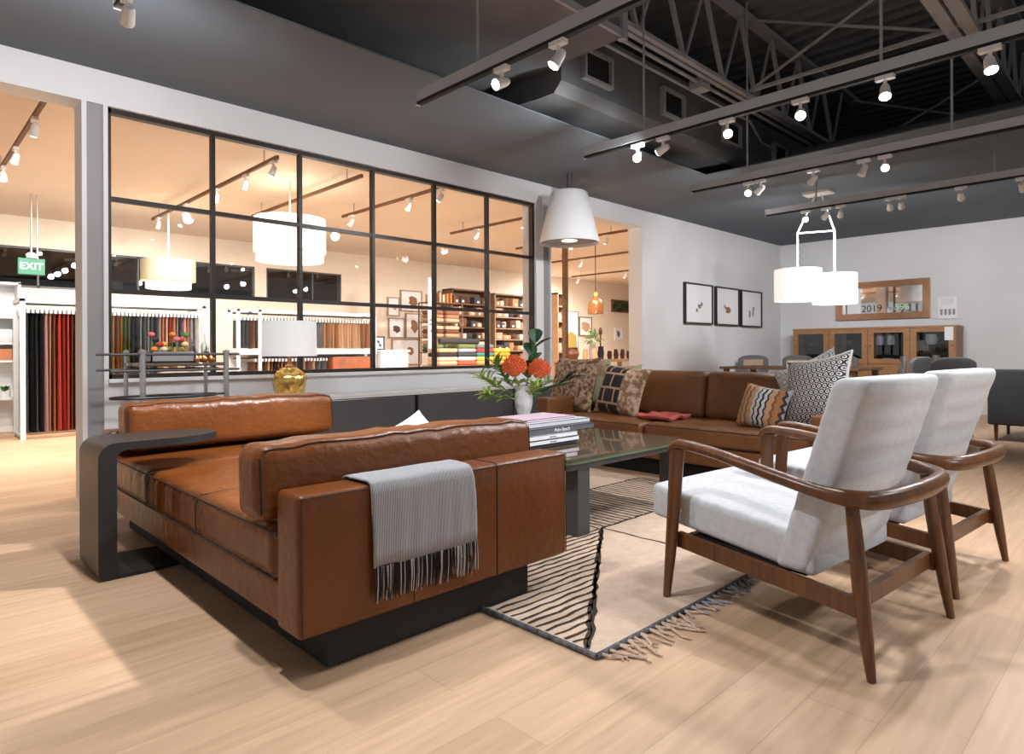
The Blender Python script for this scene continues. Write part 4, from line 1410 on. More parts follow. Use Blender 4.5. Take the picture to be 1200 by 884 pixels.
picture(8.515, 9.335, 1.395, 2.010, 'framed print of a pale grey perched bird, closest of three to the doorway', [(0.52, 0.44, 0.05, 0.035), (0.60, 0.50, 0.03, 0.03), (0.43, 0.34, 0.03, 0.03)], (130, 128, 126))
picture(9.44, 10.215, 1.392, 2.008, 'framed print of a small ginger animal, middle of the three', [(0.46, 0.45, 0.05, 0.03), (0.56, 0.42, 0.06, 0.05), (0.50, 0.36, 0.07, 0.02), (0.38, 0.50, 0.02, 0.03)], (170, 126, 92))
picture(10.29, 11.06, 1.388, 2.006, 'framed print of pale grey standing animals, nearest the room corner', [(0.42, 0.36, 0.04, 0.07), (0.58, 0.42, 0.03, 0.09), (0.62, 0.52, 0.025, 0.03)], (150, 150, 150))

HX0, HX1, HY0, HY1, HZ = 11.40, 11.86, 2.27, 4.66, 1.355
t = thing('glazed_hutch', 'honey oak hutch with four glazed doors against the end wall', 'cabinet', ((HX0 + HX1) / 2, (HY0 + HY1) / 2, 0))
p = MB()
p.box(HX0 + 0.02, HX1, HY0, HY0 + 0.03, 0.08, HZ).box(HX0 + 0.02, HX1, HY1 - 0.03, HY1, 0.08, HZ)
p.box(HX1 - 0.02, HX1, HY0, HY1, 0.08, HZ).box(HX0, HX1, HY0 - 0.01, HY1 + 0.01, HZ - 0.03, HZ)
p.box(HX0 + 0.02, HX1, HY0, HY1, 0.74, 0.78).box(HX0 + 0.02, HX1, HY0, HY1, 0.06, 0.10)
for k in (1, 2, 3):
    yy = HY0 + (HY1 - HY0) * k / 4
    p.box(HX0 + 0.02, HX1 - 0.02, yy - 0.012, yy + 0.012, 0.10, HZ - 0.03)
p.done('carcass', MT['oak'], t, smooth=0)
MB().box(HX1 - 0.03, HX1 - 0.02, HY0 + 0.03, HY1 - 0.03, 0.78, HZ - 0.03).done('back_lining', MT['blackmatte'], t, smooth=0)
MB().box(HX0 + 0.05, HX1 - 0.03, HY0 + 0.03, HY1 - 0.03, 1.055, 1.067).done('glass_shelf', MT['cabglass'], t, smooth=0)
for (a, b) in ((HY0 + 0.05, HY0 + 0.12), (HY1 - 0.12, HY1 - 0.05)):
    MB().box(HX0 + 0.05, HX1 - 0.03, a, b, 0, 0.06).done('foot', MT['brownwood'], t, smooth=0)
for k in range(4):
    a = HY0 + (HY1 - HY0) * k / 4 + 0.004
    b = HY0 + (HY1 - HY0) * (k + 1) / 4 - 0.004
    p = MB()
    p.box(HX0, HX0 + 0.022, a, a + 0.085, 0.765, HZ - 0.035).box(HX0, HX0 + 0.022, b - 0.085, b, 0.765, HZ - 0.035)
    p.box(HX0, HX0 + 0.022, a + 0.085, b - 0.085, 0.765, 0.845).box(HX0, HX0 + 0.022, a + 0.085, b - 0.085, HZ - 0.095, HZ - 0.035)
    d = p.done('door', MT['oak'], t, smooth=0)
    MB().box(HX0 + 0.009, HX0 + 0.012, a + 0.08, b - 0.08, 0.84, HZ - 0.09).done('pane', MT['cabglass'], d, smooth=0)
    MB().ball((HX0 - 0.012, b - 0.03 if k % 2 else a + 0.03, 1.05), 0.012, 10).done('knob', MT['brownwood'], d)
    d = MB().box(HX0, HX0 + 0.022, a, b, 0.42, 0.755).done('drawer', MT['oak'], t, smooth=0)
    MB().ball((HX0 - 0.012, (a + b) / 2, 0.6), 0.013, 10).done('knob', MT['brownwood'], d)
    d = MB().box(HX0, HX0 + 0.022, a, b, 0.105, 0.41).done('drawer', MT['oak'], t, smooth=0)
    MB().ball((HX0 - 0.012, (a + b) / 2, 0.27), 0.013, 10).done('knob', MT['brownwood'], d)
tag(MB().box(HX0 - 0.004, HX0 - 0.001, 2.30, 2.41, 1.13, 1.33).done('price_tag', MT['paper'], smooth=0), 'white paper tag hanging on the right-hand hutch door', 'tag')
for i, (y, h) in enumerate(((3.33, 0.17), (3.18, 0.17))):
    tag(MB().lathe([(0, 0), (0.05, 0), (0.055, 0.02), (0.055, h - 0.03), (0.04, h), (0, h)], (11.58, y, 1.068), 16).done('canister', MT['porcelain']), 'pale canister inside the third hutch door, %s one' % ('left', 'right')[i], 'canister', 'canisters in the hutch')
for i, (y, z, r, h, lab) in enumerate(((2.62, 1.068, 0.09, 0.16, 'pale jug on the upper shelf behind the right-hand hutch door'), (2.56, 0.785, 0.06, 0.12, 'pale cup on the lower shelf behind the right-hand hutch door'), (3.22, 0.785, 0.10, 0.07, 'shallow pale dish on the lower shelf behind the third hutch door'),
                                       (3.80, 1.068, 0.04, 0.08, 'small bowl behind the second hutch door'), (4.38, 1.068, 0.07, 0.05, 'flat grey dish behind the first hutch door'))):
    tag(MB().lathe([(0, 0), (r * 0.7, 0), (r, h * 0.5), (r * 0.8, h), (r * 0.7, h), (r * 0.85, h * 0.5), (0, 0.01)], (11.58, y, z), 16).done('dish', MT['porcelain'] if i < 3 else MT['greyfab']), lab, 'tableware', 'tableware in the hutch')

# copper framed mirror above it
MY0, MY1, MZ0, MZ1 = 2.705, 4.11, 1.50, 2.13
t = thing('wall_mirror', 'wide mirror with broad copper and dark frame above the oak hutch', 'mirror', (11.88, (MY0 + MY1) / 2, MZ0))
p = MB()
w = 0.10
p.box(11.85, 11.915, MY0, MY1, MZ0, MZ0 + w).box(11.85, 11.915, MY0, MY1, MZ1 - w, MZ1)
p.box(11.85, 11.915, MY0, MY0 + w, MZ0 + w, MZ1 - w).box(11.85, 11.915, MY1 - w, MY1, MZ0 + w, MZ1 - w)
p.done('frame', MT['coppermetal'], t, smooth=0)
MB().box(11.885, 11.914, MY0 + w, MY1 - w, MZ0 + w, MZ1 - w).done('mirror_glass', MT['mirror'], t, smooth=0)
text('2019', 0.16, face_minus_x(11.8835, 3.55, MZ0 + w + 0.075), cmat(70, 50, 40), t)
text('596', 0.15, face_minus_x(11.8835, 3.10, MZ0 + w + 0.085), cmat(190, 215, 160), t)
# switches
t = thing('switch_panel', 'white switch and dimmer panel on the end wall right of the mirror', 'switch panel', (11.9, 2.47, 1.47))
MB().box(11.895, 11.919, 2.35, 2.60, 1.47, 1.81).done('plate', MT['white'], t, smooth=0)
for k in range(4):
    MB().box(11.885, 11.896, 2.375 + 0.055 * k, 2.405 + 0.055 * k, 1.53, 1.62).done('switch', cmat(150, 150, 150), t, smooth=0)
MB().box(11.880, 11.896, 2.40, 2.56, 1.70, 1.79).done('dimmer', cmat(225, 225, 225), t, smooth=0)

# ================================================================== DINING SET
t = thing('dining_table', 'dark wood dining table beneath the drum pendant', 'table', (9.35, 3.75, 0))
MB().rbox((9.35, 3.75, 0.735), (1.0, 1.9, 0.035), 0.006, 1, 1).done('table_top', MT['brownwood'], t, smooth=0)
for lx in (8.92, 9.78):
    for ly in (2.88, 4.62):
        MB().rbox((lx, ly, 0.358), (0.07, 0.07, 0.715), 0.004, 1, 1).done('leg', MT['brownwood'], t, smooth=0)
dc = None


def dining_chair(x, y, rz, label):
    global dc
    if dc is None:
        t = thing('dining_chair', label, 'chair', (0, 0, 0), 'grey dining chairs')
        MB().rbox((0, 0, 0.45), (0.46, 0.45, 0.07), 0.025, 3, 2).done('seat', MT['greyfab'], t, local=True)
        MB().rbox((0, -0.21, 0.70), (0.46, 0.05, 0.42), 0.022, 3, 8, f=lambda x, y, z: (x, y - 0.10 * z + 0.25 * x * x, z - 0.06 * (x / 0.23) ** 4 * (z > 0))).done('backrest', MT['greyfab'], t, local=True)
        MB().box(-0.15, 0.15, -0.185, -0.180, 0.55, 0.84).done('wood_panel', MT['tanwood'], t, local=True)
        for sx in (-1, 1):
            for sy in (-1, 1):
                MB().tube([(sx * 0.18, sy * 0.17, 0.42), (sx * 0.20, sy * 0.20, 0)], [0.02, 0.013], 8).done('leg', MT['brownwood'], t, local=True)
        dc = t
        t.location = (x, y, 0)
        t.rotation_euler = (0, 0, rz)
        return t
    return dup(dc, loc=(x, y, 0), rz=rz, label=label)


dining_chair(9.95, 4.70, math.radians(115), 'grey dining chair nearest the picture wall, far side of the dining table')
dining_chair(10.08, 4.12, math.radians(95), 'grey dining chair second from the picture wall')
dining_chair(10.12, 3.50, math.radians(90), 'grey dining chair third from the picture wall, in front of the hutch')
dining_chair(9.38, 2.66, math.radians(20), 'grey dining chair at the near end of the table behind the ring pillow')
dining_chair(8.86, 2.30, math.radians(-15), 'grey dining chair beside the one pulled out towards the armchairs')
dining_chair(8.42, 1.80, math.radians(-52), 'grey dining chair pulled out closest to the armchairs')

# ================================================================== CHARCOAL SOFA AT THE RIGHT
t = thing('charcoal_sofa', 'charcoal upholstered sofa on thin walnut legs, seen from behind by the end wall', 'sofa', (9.05, 0.4, 0))
MB().rbox((8.70, 0.40, 0.475), (0.18, 2.06, 0.60), 0.025, 3, 3).done('backrest', MT['charfab'], t)
MB().rbox((9.12, 0.40, 0.32), (0.66, 1.80, 0.26), 0.03, 3, 3).done('seat', MT['charfab'], t)
MB().rbox((9.12, 1.36, 0.40), (0.68, 0.14, 0.42), 0.025, 3, 2).done('arm', MT['charfab'], t)
MB().rbox((9.12, -0.56, 0.40), (0.68, 0.14, 0.42), 0.025, 3, 2).done('arm', MT['charfab'], t)
for x, y in ((8.66, 1.36), (8.66, -0.5), (9.40, 1.36), (9.40, -0.5)):
    MB().tube([(x, y, 0.20), (x, y, 0)], [0.022, 0.014], 8).done('leg', MT['walnut_leg'], t)

# ================================================================== BACK ROOM: EXIT SIGN AND DRUM PENDANTS
t = thing('exit_sign', 'green exit sign hanging from the back room ceiling at the left', 'sign', (1.30, 9.8, 1.98))
MB().rbox((1.31, 9.8, 2.055), (0.27, 0.05, 0.20), 0.008, 2, 1).done('sign_box', MT['exit'], t, smooth=0)
MB().tube([(1.31, 9.8, 2.15), (1.31, 9.8, CB)], 0.010, 8).tube([(1.37, 9.8, 2.15), (1.37, 9.8, CB)], 0.008, 8).done('drop_rod', MT['chrome'], t)
MB().lathe([(0, 2.155), (0.05, 2.16), (0.06, 2.20), (0.035, 2.225), (0, 2.225)], (1.31, 9.8, 0), 14).done('mount', MT['white'], t)
text('EXIT', 0.115, face_minus_y(1.31, 9.773, 2.055), MT['diffuser'], t)


def tiered(name, c, r1, z0, zm, z1, r2, label, ms, warm):
    t = thing('drum_pendant', label, 'pendant lamp', (c[0], c[1], z0))
    MB().tube([(c[0], c[1], z1 - 0.04), (c[0], c[1], CB)], 0.012, 8).done('rod', MT['white'], t)
    s = hollow_drum(c, r1, zm, z1).done('lamp_shade', MT[ms], t)
    s2 = hollow_drum(c, r2, z0, zm + 0.02).done('inner_shade', MT['shade'], t)
    MB().lathe([(0, z0 + 0.01), (r2 - 0.008, z0 + 0.01), (r2 - 0.008, z0 + 0.004), (0, z0 + 0.004)], (c[0], c[1], 0), 32).done('diffuser', MT['diffuser'], s2, smooth=0)
    L = bpy.data.lights.new('bulb', 'POINT')
    L.energy = DRUM_W
    L.shadow_soft_size = 0.08
    L.color = (1.0, 0.80, 0.60)
    o = bpy.data.objects.new('bulb', L)
    COL.objects.link(o)
    o.parent = t
    o.location = (0, 0, z1 - z0 - 0.03)


tiered('a', (2.70, 9.25), 0.325, 1.83, 1.93, 2.20, 0.27, 'small two-tier drum pendant with warm cream shade above the fabric racks', 'shade_warm', True)
tiered('b', (3.35, 7.08), 0.395, 2.03, 2.13, 2.515, 0.37, 'large white drum pendant seen through the middle panes', 'shade', False)

# ================================================================== FABRIC RACKS
def sample_mesh(z0, z1, y0, y1, seed):
    """one hanging fabric panel, gathered at the top, wavy below; local x = 0"""
    rnd = random.Random(seed)
    mb = MB()
    rows = []
    n = 9
    ph = rnd.uniform(0, 6)
    for j in range(7):
        q = j / 6
        z = z1 + (z0 - z1) * q
        rows.append([(0.012 * math.sin(ph + k * 1.7) * (0.3 + q), y0 + (y1 - y0) * k / n, z) for k in range(n + 1)])
    mb.grid(rows)
    bmesh.ops.solidify(mb.bm, geom=mb.bm.faces[:], thickness=0.016)
    return mb


HANG = None


def sample(x, z0, z1, y0, y1, col, label, grp, seed, zr):
    global HANG
    o = sample_mesh(z0, z1, y0, y1, seed).done('fabric_sample', cmat(*col), local=True, smooth=70)
    o.location = (x, 0, 0)
    tag(o, label, 'fabric sample', grp)
    h = MB()
    h.box(-0.012, 0.012, y0 - 0.01, y1, z1 - 0.01, z1 + 0.035).tube([(0, (y0 + y1) / 2, z1 + 0.03), (0, (y0 + y1) / 2, zr)], 0.004, 6)
    h.done('hanger', MT['hanger'], o, local=True, smooth=0)


CN = lambda c: {(40, 40, 42): 'black', (82, 82, 84): 'charcoal', (120, 120, 122): 'grey', (178, 178, 180): 'pale grey', (226, 224, 222): 'white', (222, 188, 152): 'tan', (236, 196, 198): 'pink',
                (178, 66, 50): 'brick red', (214, 98, 80): 'coral red', (140, 92, 58): 'brown', (192, 134, 88): 'caramel', (228, 196, 90): 'yellow', (216, 172, 84): 'ochre',
                (128, 144, 72): 'olive green', (222, 150, 90): 'orange', (92, 44, 60): 'plum', (238, 206, 178): 'cream'}[c]
BLK, CHA, GRY, PGR, WHT, TAN, PNK, BRK, COR, BRN, CAR, YEL, OCH, OLV, ORA, PLM, CRM = ((40, 40, 42), (82, 82, 84), (120, 120, 122), (178, 178, 180), (226, 224, 222), (222, 188, 152), (236, 196, 198), (178, 66, 50), (214, 98, 80), (140, 92, 58), (192, 134, 88), (228, 196, 90), (216, 172, 84), (128, 144, 72), (222, 150, 90), (92, 44, 60), (238, 206, 178))
t = thing('fabric_rack', 'tall white metal rack of hanging fabric samples behind the grey column', 'rack', (2.13, 9.46, 0))
p = MB()
for x in (1.145, 3.12):
    for y in (9.19, 9.73):
        p.box(x - 0.025, x + 0.025, y - 0.02, y + 0.02, 0, 1.62)
p.box(1.12, 3.145, 9.17, 9.21, 1.585, 1.63).box(1.12, 3.145, 9.71, 9.75, 1.585, 1.63)
for x in (1.145, 3.12):
    p.box(x - 0.025, x + 0.025, 9.19, 9.73, 1.585, 1.63).box(x - 0.02, x + 0.02, 9.19, 9.73, 0.02, 0.05)
p.done('frame', MT['whitemetal'], t, smooth=0)
MB().box(1.12, 3.145, 9.18, 9.20, 0.02, 0.05).box(1.12, 3.145, 9.72, 9.74, 0.02, 0.05).done('bottom_rail', MT['tanwood'], t, smooth=0)
MB().tube([(1.15, 9.46, 1.575), (3.12, 9.46, 1.575)], 0.014, 8).done('hanging_rail', MT['black'], t)
seq = [CHA, BLK, CHA, BLK, PNK, TAN, CAR, COR, BRK, COR, BRN, CAR, BRN, BRK, CAR, BRN, CAR, TAN, OCH, YEL, OCH, BRN, OCH, OLV, OLV, BLK, CHA, PGR, GRY, PGR, GRY, CHA, WHT, ORA, CRM, BRK, ORA, PGR, CHA, PNK, CAR, PGR, GRY, WHT]
for i, c in enumerate(seq):
    x = 1.205 + i * 0.0435
    z0 = 0.07 if i < 27 else (0.10 if i < 33 else random.uniform(0.7, 0.9))
    sample(x, z0, 1.47, 9.24, 9.68, c, '%s fabric panel, %s from the left post of the tall rack' % (CN(c), nth(i)), 'fabric samples on the tall rack', i, 1.575)

t = thing('sample_display_unit', 'white two-tier unit of hanging fabric samples below the dark short window', 'rack', (4.8, 9.6, 0))
p = MB()
for x in (3.67, 3.985, 5.94):
    for y in (9.42, 9.78):
        p.box(x - 0.022, x + 0.022, y - 0.02, y + 0.02, 0, 1.62)
p.box(3.645, 5.965, 9.40, 9.44, 1.585, 1.625).box(3.645, 5.965, 9.76, 9.80, 1.585, 1.625)
p.box(3.645, 5.965, 9.38, 9.82, 0.955, 1.035).box(3.645, 5.965, 9.78, 9.82, 0.05, 0.955).box(3.645, 5.965, 9.38, 9.80, 0.30, 0.34)
p.done('frame', MT['whitemetal'], t, smooth=0)
MB().tube([(3.66, 9.59, 1.565), (5.95, 9.59, 1.565)], 0.014, 8).tube([(3.66, 9.59, 0.90), (5.95, 9.59, 0.90)], 0.010, 8).done('hanging_rail', MT['black'], t)
up = [CHA, GRY, CHA, BRN, CAR, CHA, BRN, PLM, BRN, CAR, GRY, PGR, GRY, CAR, TAN, CAR, BRN, TAN, CAR, TAN, BRN, GRY, CAR, GRY, PGR, PGR, TAN, CAR, TAN, TAN, CAR, TAN, CRM, TAN, CRM, CRM, TAN, CRM, TAN, CAR, TAN, CAR, TAN]
for i, c in enumerate(up):
    sample(3.72 + i * 0.0515, 1.05, 1.47, 9.45, 9.74, c, '%s sample, %s from left on the upper tier of the wall unit' % (CN(c), nth(i)), 'samples on the upper tier', 100 + i, 1.565)
lo = [BRN, CAR, BRN, BRN, TAN, BRN, PLM, BRN, CAR, BRN, TAN, CAR, BRN, TAN, CAR, TAN, BRN, CAR, TAN, GRY, PGR, GRY, PGR]
for i, c in enumerate(lo):
    sample(3.93 + i * 0.052, 0.40, 0.86, 9.45, 9.74, c, '%s sample, %s from left on the lower tier of the wall unit' % (CN(c), nth(i)), 'samples on the lower tier', 200 + i, 0.90)
tag(MB().rbox((5.50, 9.56, 0.625), (0.70, 0.34, 0.57), 0.01, 2, 1).done('leather_sample_box', mat('rust_leather', rgb(160, 84, 36), rgb(120, 66, 40), rough=0.6, scale=4)), 'rust brown sample box on the lower tier of the wall unit', 'box')

t = thing('white_cabinet', 'pale grey white cabinet at the end of the fabric wall unit', 'cabinet', (6.27, 9.5, 0))
MB().box(6.0, 6.55, 9.32, 9.75, 0, 0.985).done('body', MT['trim'], t, smooth=0)
MB().box(5.985, 6.58, 9.29, 9.77, 0.985, 1.02).done('top', MT['white'], t, smooth=0)
MB().box(6.02, 6.27, 9.31, 9.319, 0.03, 0.96).box(6.28, 6.53, 9.31, 9.319, 0.03, 0.96).done('door', MT['trim'], t, smooth=0)
picture(6.02, 6.24, 1.021, 1.255, 'small black framed print standing on the white cabinet', [(0.45, 0.6, 0.03, 0.03), (0.6, 0.35, 0.03, 0.03)], (70, 70, 72), y=9.6, group=None, depth=0.03)
GA = [((7.556, 7.852, 1.734, 2.134), 'pale wood framed print at the upper left of the gallery wall', [(0.6, 0.45, 0.04, 0.05)], (190, 130, 90)),
      ((7.876, 8.440, 1.848, 2.300), 'pale wood framed print with brown square image, topmost right of the gallery wall', [(0.58, 0.5, 0.11, 0.12)], (140, 92, 62)),
      ((7.575, 7.980, 1.275, 1.700), 'pale wood framed print with dark brown landscape in the middle left of the gallery wall', [(0.5, 0.45, 0.09, 0.08)], (96, 56, 36)),
      ((8.005, 8.425, 1.275, 1.812), 'pale wood framed print with tall brown image in the middle right of the gallery wall', [(0.55, 0.5, 0.09, 0.14)], (140, 92, 62)),
      ((7.657, 8.420, 0.700, 1.255), 'widest pale wood framed print, lowest on the gallery wall', [(0.62, 0.55, 0.08, 0.09)], (150, 96, 66))]
for (x0, x1, z0, z1), lab, bl, colr in GA:
    picture(x0, x1, z0, z1, lab, bl, colr, fm='tanwood', y=YF, group='framed prints on the gallery wall', depth=0.04)
t = thing('sign_post', 'narrow white vertical banner with dark lettering beside the gallery wall', 'sign', (7.28, 9.6, 0))
MB().box(7.20, 7.35, 9.59, 9.62, 0.02, 2.35).box(7.15, 7.40, 9.55, 9.66, 0, 0.02).done('panel', MT['paper'], t, smooth=0)
for (s, z) in (('KAN', 1.50), ('H', 0.90)):
    text(s, 0.15, face_minus_y(7.275, 9.588, z) @ Matrix.Rotation(PI / 2, 4, 'Z'), MT['ink'], t)

# ================================================================== SHELVES OF HOMEWARES
t = thing('open_shelf', 'dark wire open shelf with folded tan textiles beside the banner', 'shelf', (7.95, 10.1, 0))
p = MB()
for x in (7.50, 8.30):
    for y in (9.95, 10.3):
        p.box(x - 0.012, x + 0.012, y - 0.012, y + 0.012, 0, 1.94)
p.done('upright', MT['brownwood'], t, smooth=0)
for z in (1.93, 1.545, 1.245, 0.955, 0.66):
    MB().box(7.50, 8.30, 9.95, 10.3, z, z + 0.018).done('shelf_board', MT['brownwood'], t, smooth=0)
k = 0


def folded(cx, cy, z, w, d, h, col, label, grp):
    o = MB().rbox((cx, cy, z + h / 2), (w, d, h), h * 0.42, 3, 2).done('folded_textile', cmat(*col))
    return tag(o, label, 'textile', grp)


for z, cols in ((1.564, ((214, 176, 144), (180, 130, 96), (150, 100, 70))), (1.264, ((206, 160, 122), (120, 74, 50), (222, 186, 150))), (0.974, ((74, 72, 72), (120, 140, 84), (212, 170, 134)))):
    for sx in (7.70, 8.10):
        zz = z
        for i, c in enumerate(cols):
            folded(sx, 10.12, zz, 0.34, 0.28, 0.075, c, 'folded textile, %s up, %s pile, %s board of the dark wire shelf' % (nth(i), 'left' if sx < 7.9 else 'right', {1.564: 'upper', 1.264: 'middle', 0.974: 'lower'}[z]), 'folded textiles on the wire shelf')
            zz += 0.0755
for i in range(7):
    c = ((222, 180, 140), (112, 68, 38), (206, 168, 130), (230, 206, 180), (222, 140, 70), (214, 128, 60), (120, 80, 50))[i]
    tag(MB().box(7.58 + i * 0.09, 7.62 + i * 0.09, 9.98, 10.2, 1.949, 2.10 + 0.02 * (i % 3)).done('upright_book', cmat(*c), smooth=0), '%s book on top of the dark wire shelf, %s from the left' % (('tan', 'brown', 'tan', 'cream', 'orange', 'orange', 'brown')[i], nth(i)), 'book', 'books on the wire shelf')


def bookcase(x0, x1, y0, y1, h, levels, label, m):
    t = thing('bookcase', label, 'bookcase', ((x0 + x1) / 2, (y0 + y1) / 2, 0))
    MB().box(x0, x0 + 0.03, y0, y1, 0, h).box(x1 - 0.03, x1, y0, y1, 0, h).box(x0, x1, y1 - 0.02, y1, 0, h).box(x0, x1, y0, y1, h - 0.03, h).done('carcass', m, t, smooth=0)
    for z in levels:
        MB().box(x0 + 0.03, x1 - 0.03, y0, y1 - 0.02, z, z + 0.025).done('shelf_board', m, t, smooth=0)
    return t


LV = (2.02, 1.76, 1.50, 1.24, 0.98, 0.72, 0.40)
bookcase(8.86, 9.98, 10.95, 11.30, 2.36, LV, 'tall brown bookcase of baskets and boxes left of the other bookcase', MT['brownwood'])
bookcase(10.12, 11.30, 10.95, 11.30, 2.33, LV, 'tall tan bookcase of baskets and boxes nearest the orange ladder frame', MT['tanwood'])
PAL = ((196, 158, 124), (160, 118, 86), (96, 62, 44), (226, 196, 168), (70, 68, 70), (222, 206, 190), (130, 88, 62), (200, 150, 100))
PN = ('tan', 'light brown', 'dark brown', 'cream', 'charcoal', 'off-white', 'brown', 'honey')
BN = ('left', 'right')
for bi, (x0, x1) in enumerate(((8.90, 9.94), (10.16, 11.26))):
    for li, z in enumerate(LV[:6]):
        x = x0 + 0.02
        i = 0
        while x < x1 - 0.12:
            w = random.uniform(0.13, 0.30)
            w = min(w, x1 - x - 0.01)
            h = random.uniform(0.10, 0.205)
            ci = random.randrange(8)
            if bi == 0 and li == 0:
                h, ci = 0.16, (4 if i % 2 else 2)
            if i % 3 == 2:
                o = MB().lathe([(0, 0), (w * 0.30, 0), (w * 0.42, h * 0.5), (w * 0.36, h * 0.85), (w * 0.40, h), (w * 0.34, h), (w * 0.30, h * 0.8), (0, 0.02)], (x + w / 2, 11.12, z + 0.026), 14).done('storage_bowl', cmat(*PAL[ci]))
                nm = 'bowl'
            else:
                o = MB().rbox((x + w / 2, 11.11, z + 0.026 + h / 2), (w - 0.02, 0.26, h), 0.015, 2, 1).box(x + w / 2 - 0.03, x + w / 2 + 0.03, 10.972, 10.979, z + 0.05, z + 0.10, mi=1).done('storage_box', [cmat(*PAL[ci]), MT['paper']])
                nm = 'box'
            tag(o, '%s %s, %s along the %s board of the %s bookcase' % (PN[ci], nm, nth(i), nth(li), ('brown', 'tan')[bi]), nm, 'homewares in the bookcases')
            x += w
            i += 1
t = thing('ladder_frame', 'orange wood ladder frame leaning right of the tan bookcase', 'ladder', (11.42, 11.1, 0))
for x in (11.34, 11.52):
    MB().bar((x, 10.9, 0), (x, 11.25, 2.38), 0.04, 0.05).done('rail', mat('orange_wood', rgb(222, 140, 72), rough=0.6), t, smooth=0)
for k in range(7):
    q = 0.12 + 0.125 * k
    MB().bar((11.34, 10.9 + 0.35 * q, 2.38 * q), (11.52, 10.9 + 0.35 * q, 2.38 * q), 0.03, 0.03).done('rung', MT['oak'], t, smooth=0)

t = thing('display_table', 'low display table of stacked blankets behind the glazing near the vase', 'table', (7.85, 9.15, 0))
MB().box(6.95, 8.75, 8.85, 9.45, 0.70, 0.74).done('table_top', MT['tanwood'], t, smooth=0)
for x in (7.0, 8.7):
    for y in (8.9, 9.4):
        MB().box(x - 0.03, x + 0.03, y - 0.03, y + 0.03, 0, 0.70).done('leg', MT['tanwood'], t, smooth=0)
ST = [(7.18, ((208, 172, 138), (222, 190, 160), (40, 40, 42), (206, 168, 130))), (7.62, ((212, 90, 60), (206, 210, 206), (64, 64, 66), (150, 160, 166), (112, 122, 70))),
      (8.06, ((230, 160, 90), (224, 190, 80), (60, 130, 120), (200, 60, 60), (112, 116, 120))), (8.50, ((232, 170, 100), (212, 180, 50), (196, 158, 40), (224, 190, 80)))]
for si, (x, cols) in enumerate(ST):
    z = 0.741
    for i, c in enumerate(cols):
        folded(x, 9.15, z, 0.42, 0.36, 0.075, c, 'folded blanket, %s up in the %s pile from the left on the display table' % (nth(i), nth(si)), 'folded blankets on the display table')
        z += 0.0755
o = MB().tube([(7.0, 9.02, 1.18), (7.9, 9.02, 1.18)], 0.05, 12).done('rolled_rug', cmat(52, 52, 54))
o.location.z = 1.12
tag(o, 'dark rolled rug lying across the blanket piles on the display table', 'rug')

# ================================================================== SEEN THROUGH THE DOORWAY
t = thing('wood_post', 'slim dark brown wooden post standing in the doorway view', 'post', (7.24, 6.3, 0))
MB().box(7.21, 7.275, 6.27, 6.33, 0.02, CB).done('shaft', MT['brownwood'], t, smooth=0)
MB().box(7.17, 7.315, 6.23, 6.37, 0, 0.02).done('foot_plate', MT['black'], t, smooth=0)
t = thing('copper_pendant', 'small copper bell pendant hanging in the doorway view', 'pendant lamp', (8.72, 6.9, 1.60))
MB().tube([(8.72, 6.9, 1.93), (8.72, 6.9, CB)], 0.008, 6).done('cord', MT['black'], t)
MB().lathe([(0.02, 1.975), (0.035, 1.93), (0.03, 1.90), (0.10, 1.85), (0.128, 1.78), (0.134, 1.62), (0.128, 1.62), (0.12, 1.78), (0.09, 1.84), (0.0, 1.88)], (8.72, 6.9, 0), 24).done('lamp_shade', MT['copper'], t)
MB().lathe([(0.0, 1.985), (0.022, 1.985), (0.036, 1.935), (0.03, 1.90), (0, 1.90)], (8.72, 6.9, 0), 16).done('cap', cmat(214, 190, 60), t)
t = thing('console_table', 'console table crowded with plants and vases in the doorway view', 'table', (8.9, 7.0, 0))
MB().box(7.95, 9.85, 6.8, 7.25, 0.80, 0.845).done('table_top', MT['tanwood'], t, smooth=0)
for x in (8.0, 9.8):
    for y in (6.85, 7.2):
        MB().box(x - 0.03, x + 0.03, y - 0.03, y + 0.03, 0, 0.80).done('leg', MT['tanwood'], t, smooth=0)
t = thing('potted_plant', 'bushy grey-green plant in a tall cream vase on the console table', 'plant', (8.76, 7.0, 0.846))
MB().lathe([(0, 0), (0.06, 0), (0.075, 0.10), (0.065, 0.20), (0.055, 0.25), (0.06, 0.27), (0.05, 0.27), (0.05, 0.2), (0, 0.02)], (8.76, 7.0, 0.846), 18).done('vase', MT['porcelain'], t)
p = MB()
for k in range(110):
    a, b = random.uniform(0, 2 * PI), random.uniform(-0.4, 1.4)
    d = Vector((math.cos(a) * math.cos(b), math.sin(a) * math.cos(b), math.sin(b)))
    c = Vector((8.76, 7.0, 1.18)) + d * random.uniform(0.03, 0.12)
    p.leaf(c, d, 0.13, 0.032, droop=0.2, n=4)
p.done('leaf', mat('sage_leaf', rgb(120, 142, 100), rgb(170, 188, 142), rough=0.7, scale=30), t, smooth=0)
VS = [(8.92, 6.95, 0.06, 0.22, (40, 42, 50), 'black vase beside the potted plant on the console table', 'vase'), (8.56, 7.0, 0.05, 0.17, (214, 172, 136), 'tan vase left of the potted plant on the console table', 'vase'),
      (8.66, 6.88, 0.05, 0.20, (226, 190, 156), 'cream vase close in front of the potted plant', 'vase'), (8.22, 7.0, 0.12, 0.20, (112, 66, 40), 'brown woven bowl at the left end of the console table', 'bowl')]
for i in range(7):
    VS.append((9.12 + i * 0.095, 6.92 + 0.06 * (i % 2), 0.04, 0.14 + 0.03 * (i % 3 == 2), ((66, 32, 22), (92, 48, 32))[i % 2], 'dark red-brown tumbler, %s of the row on the console table' % nth(i), 'tumbler'))
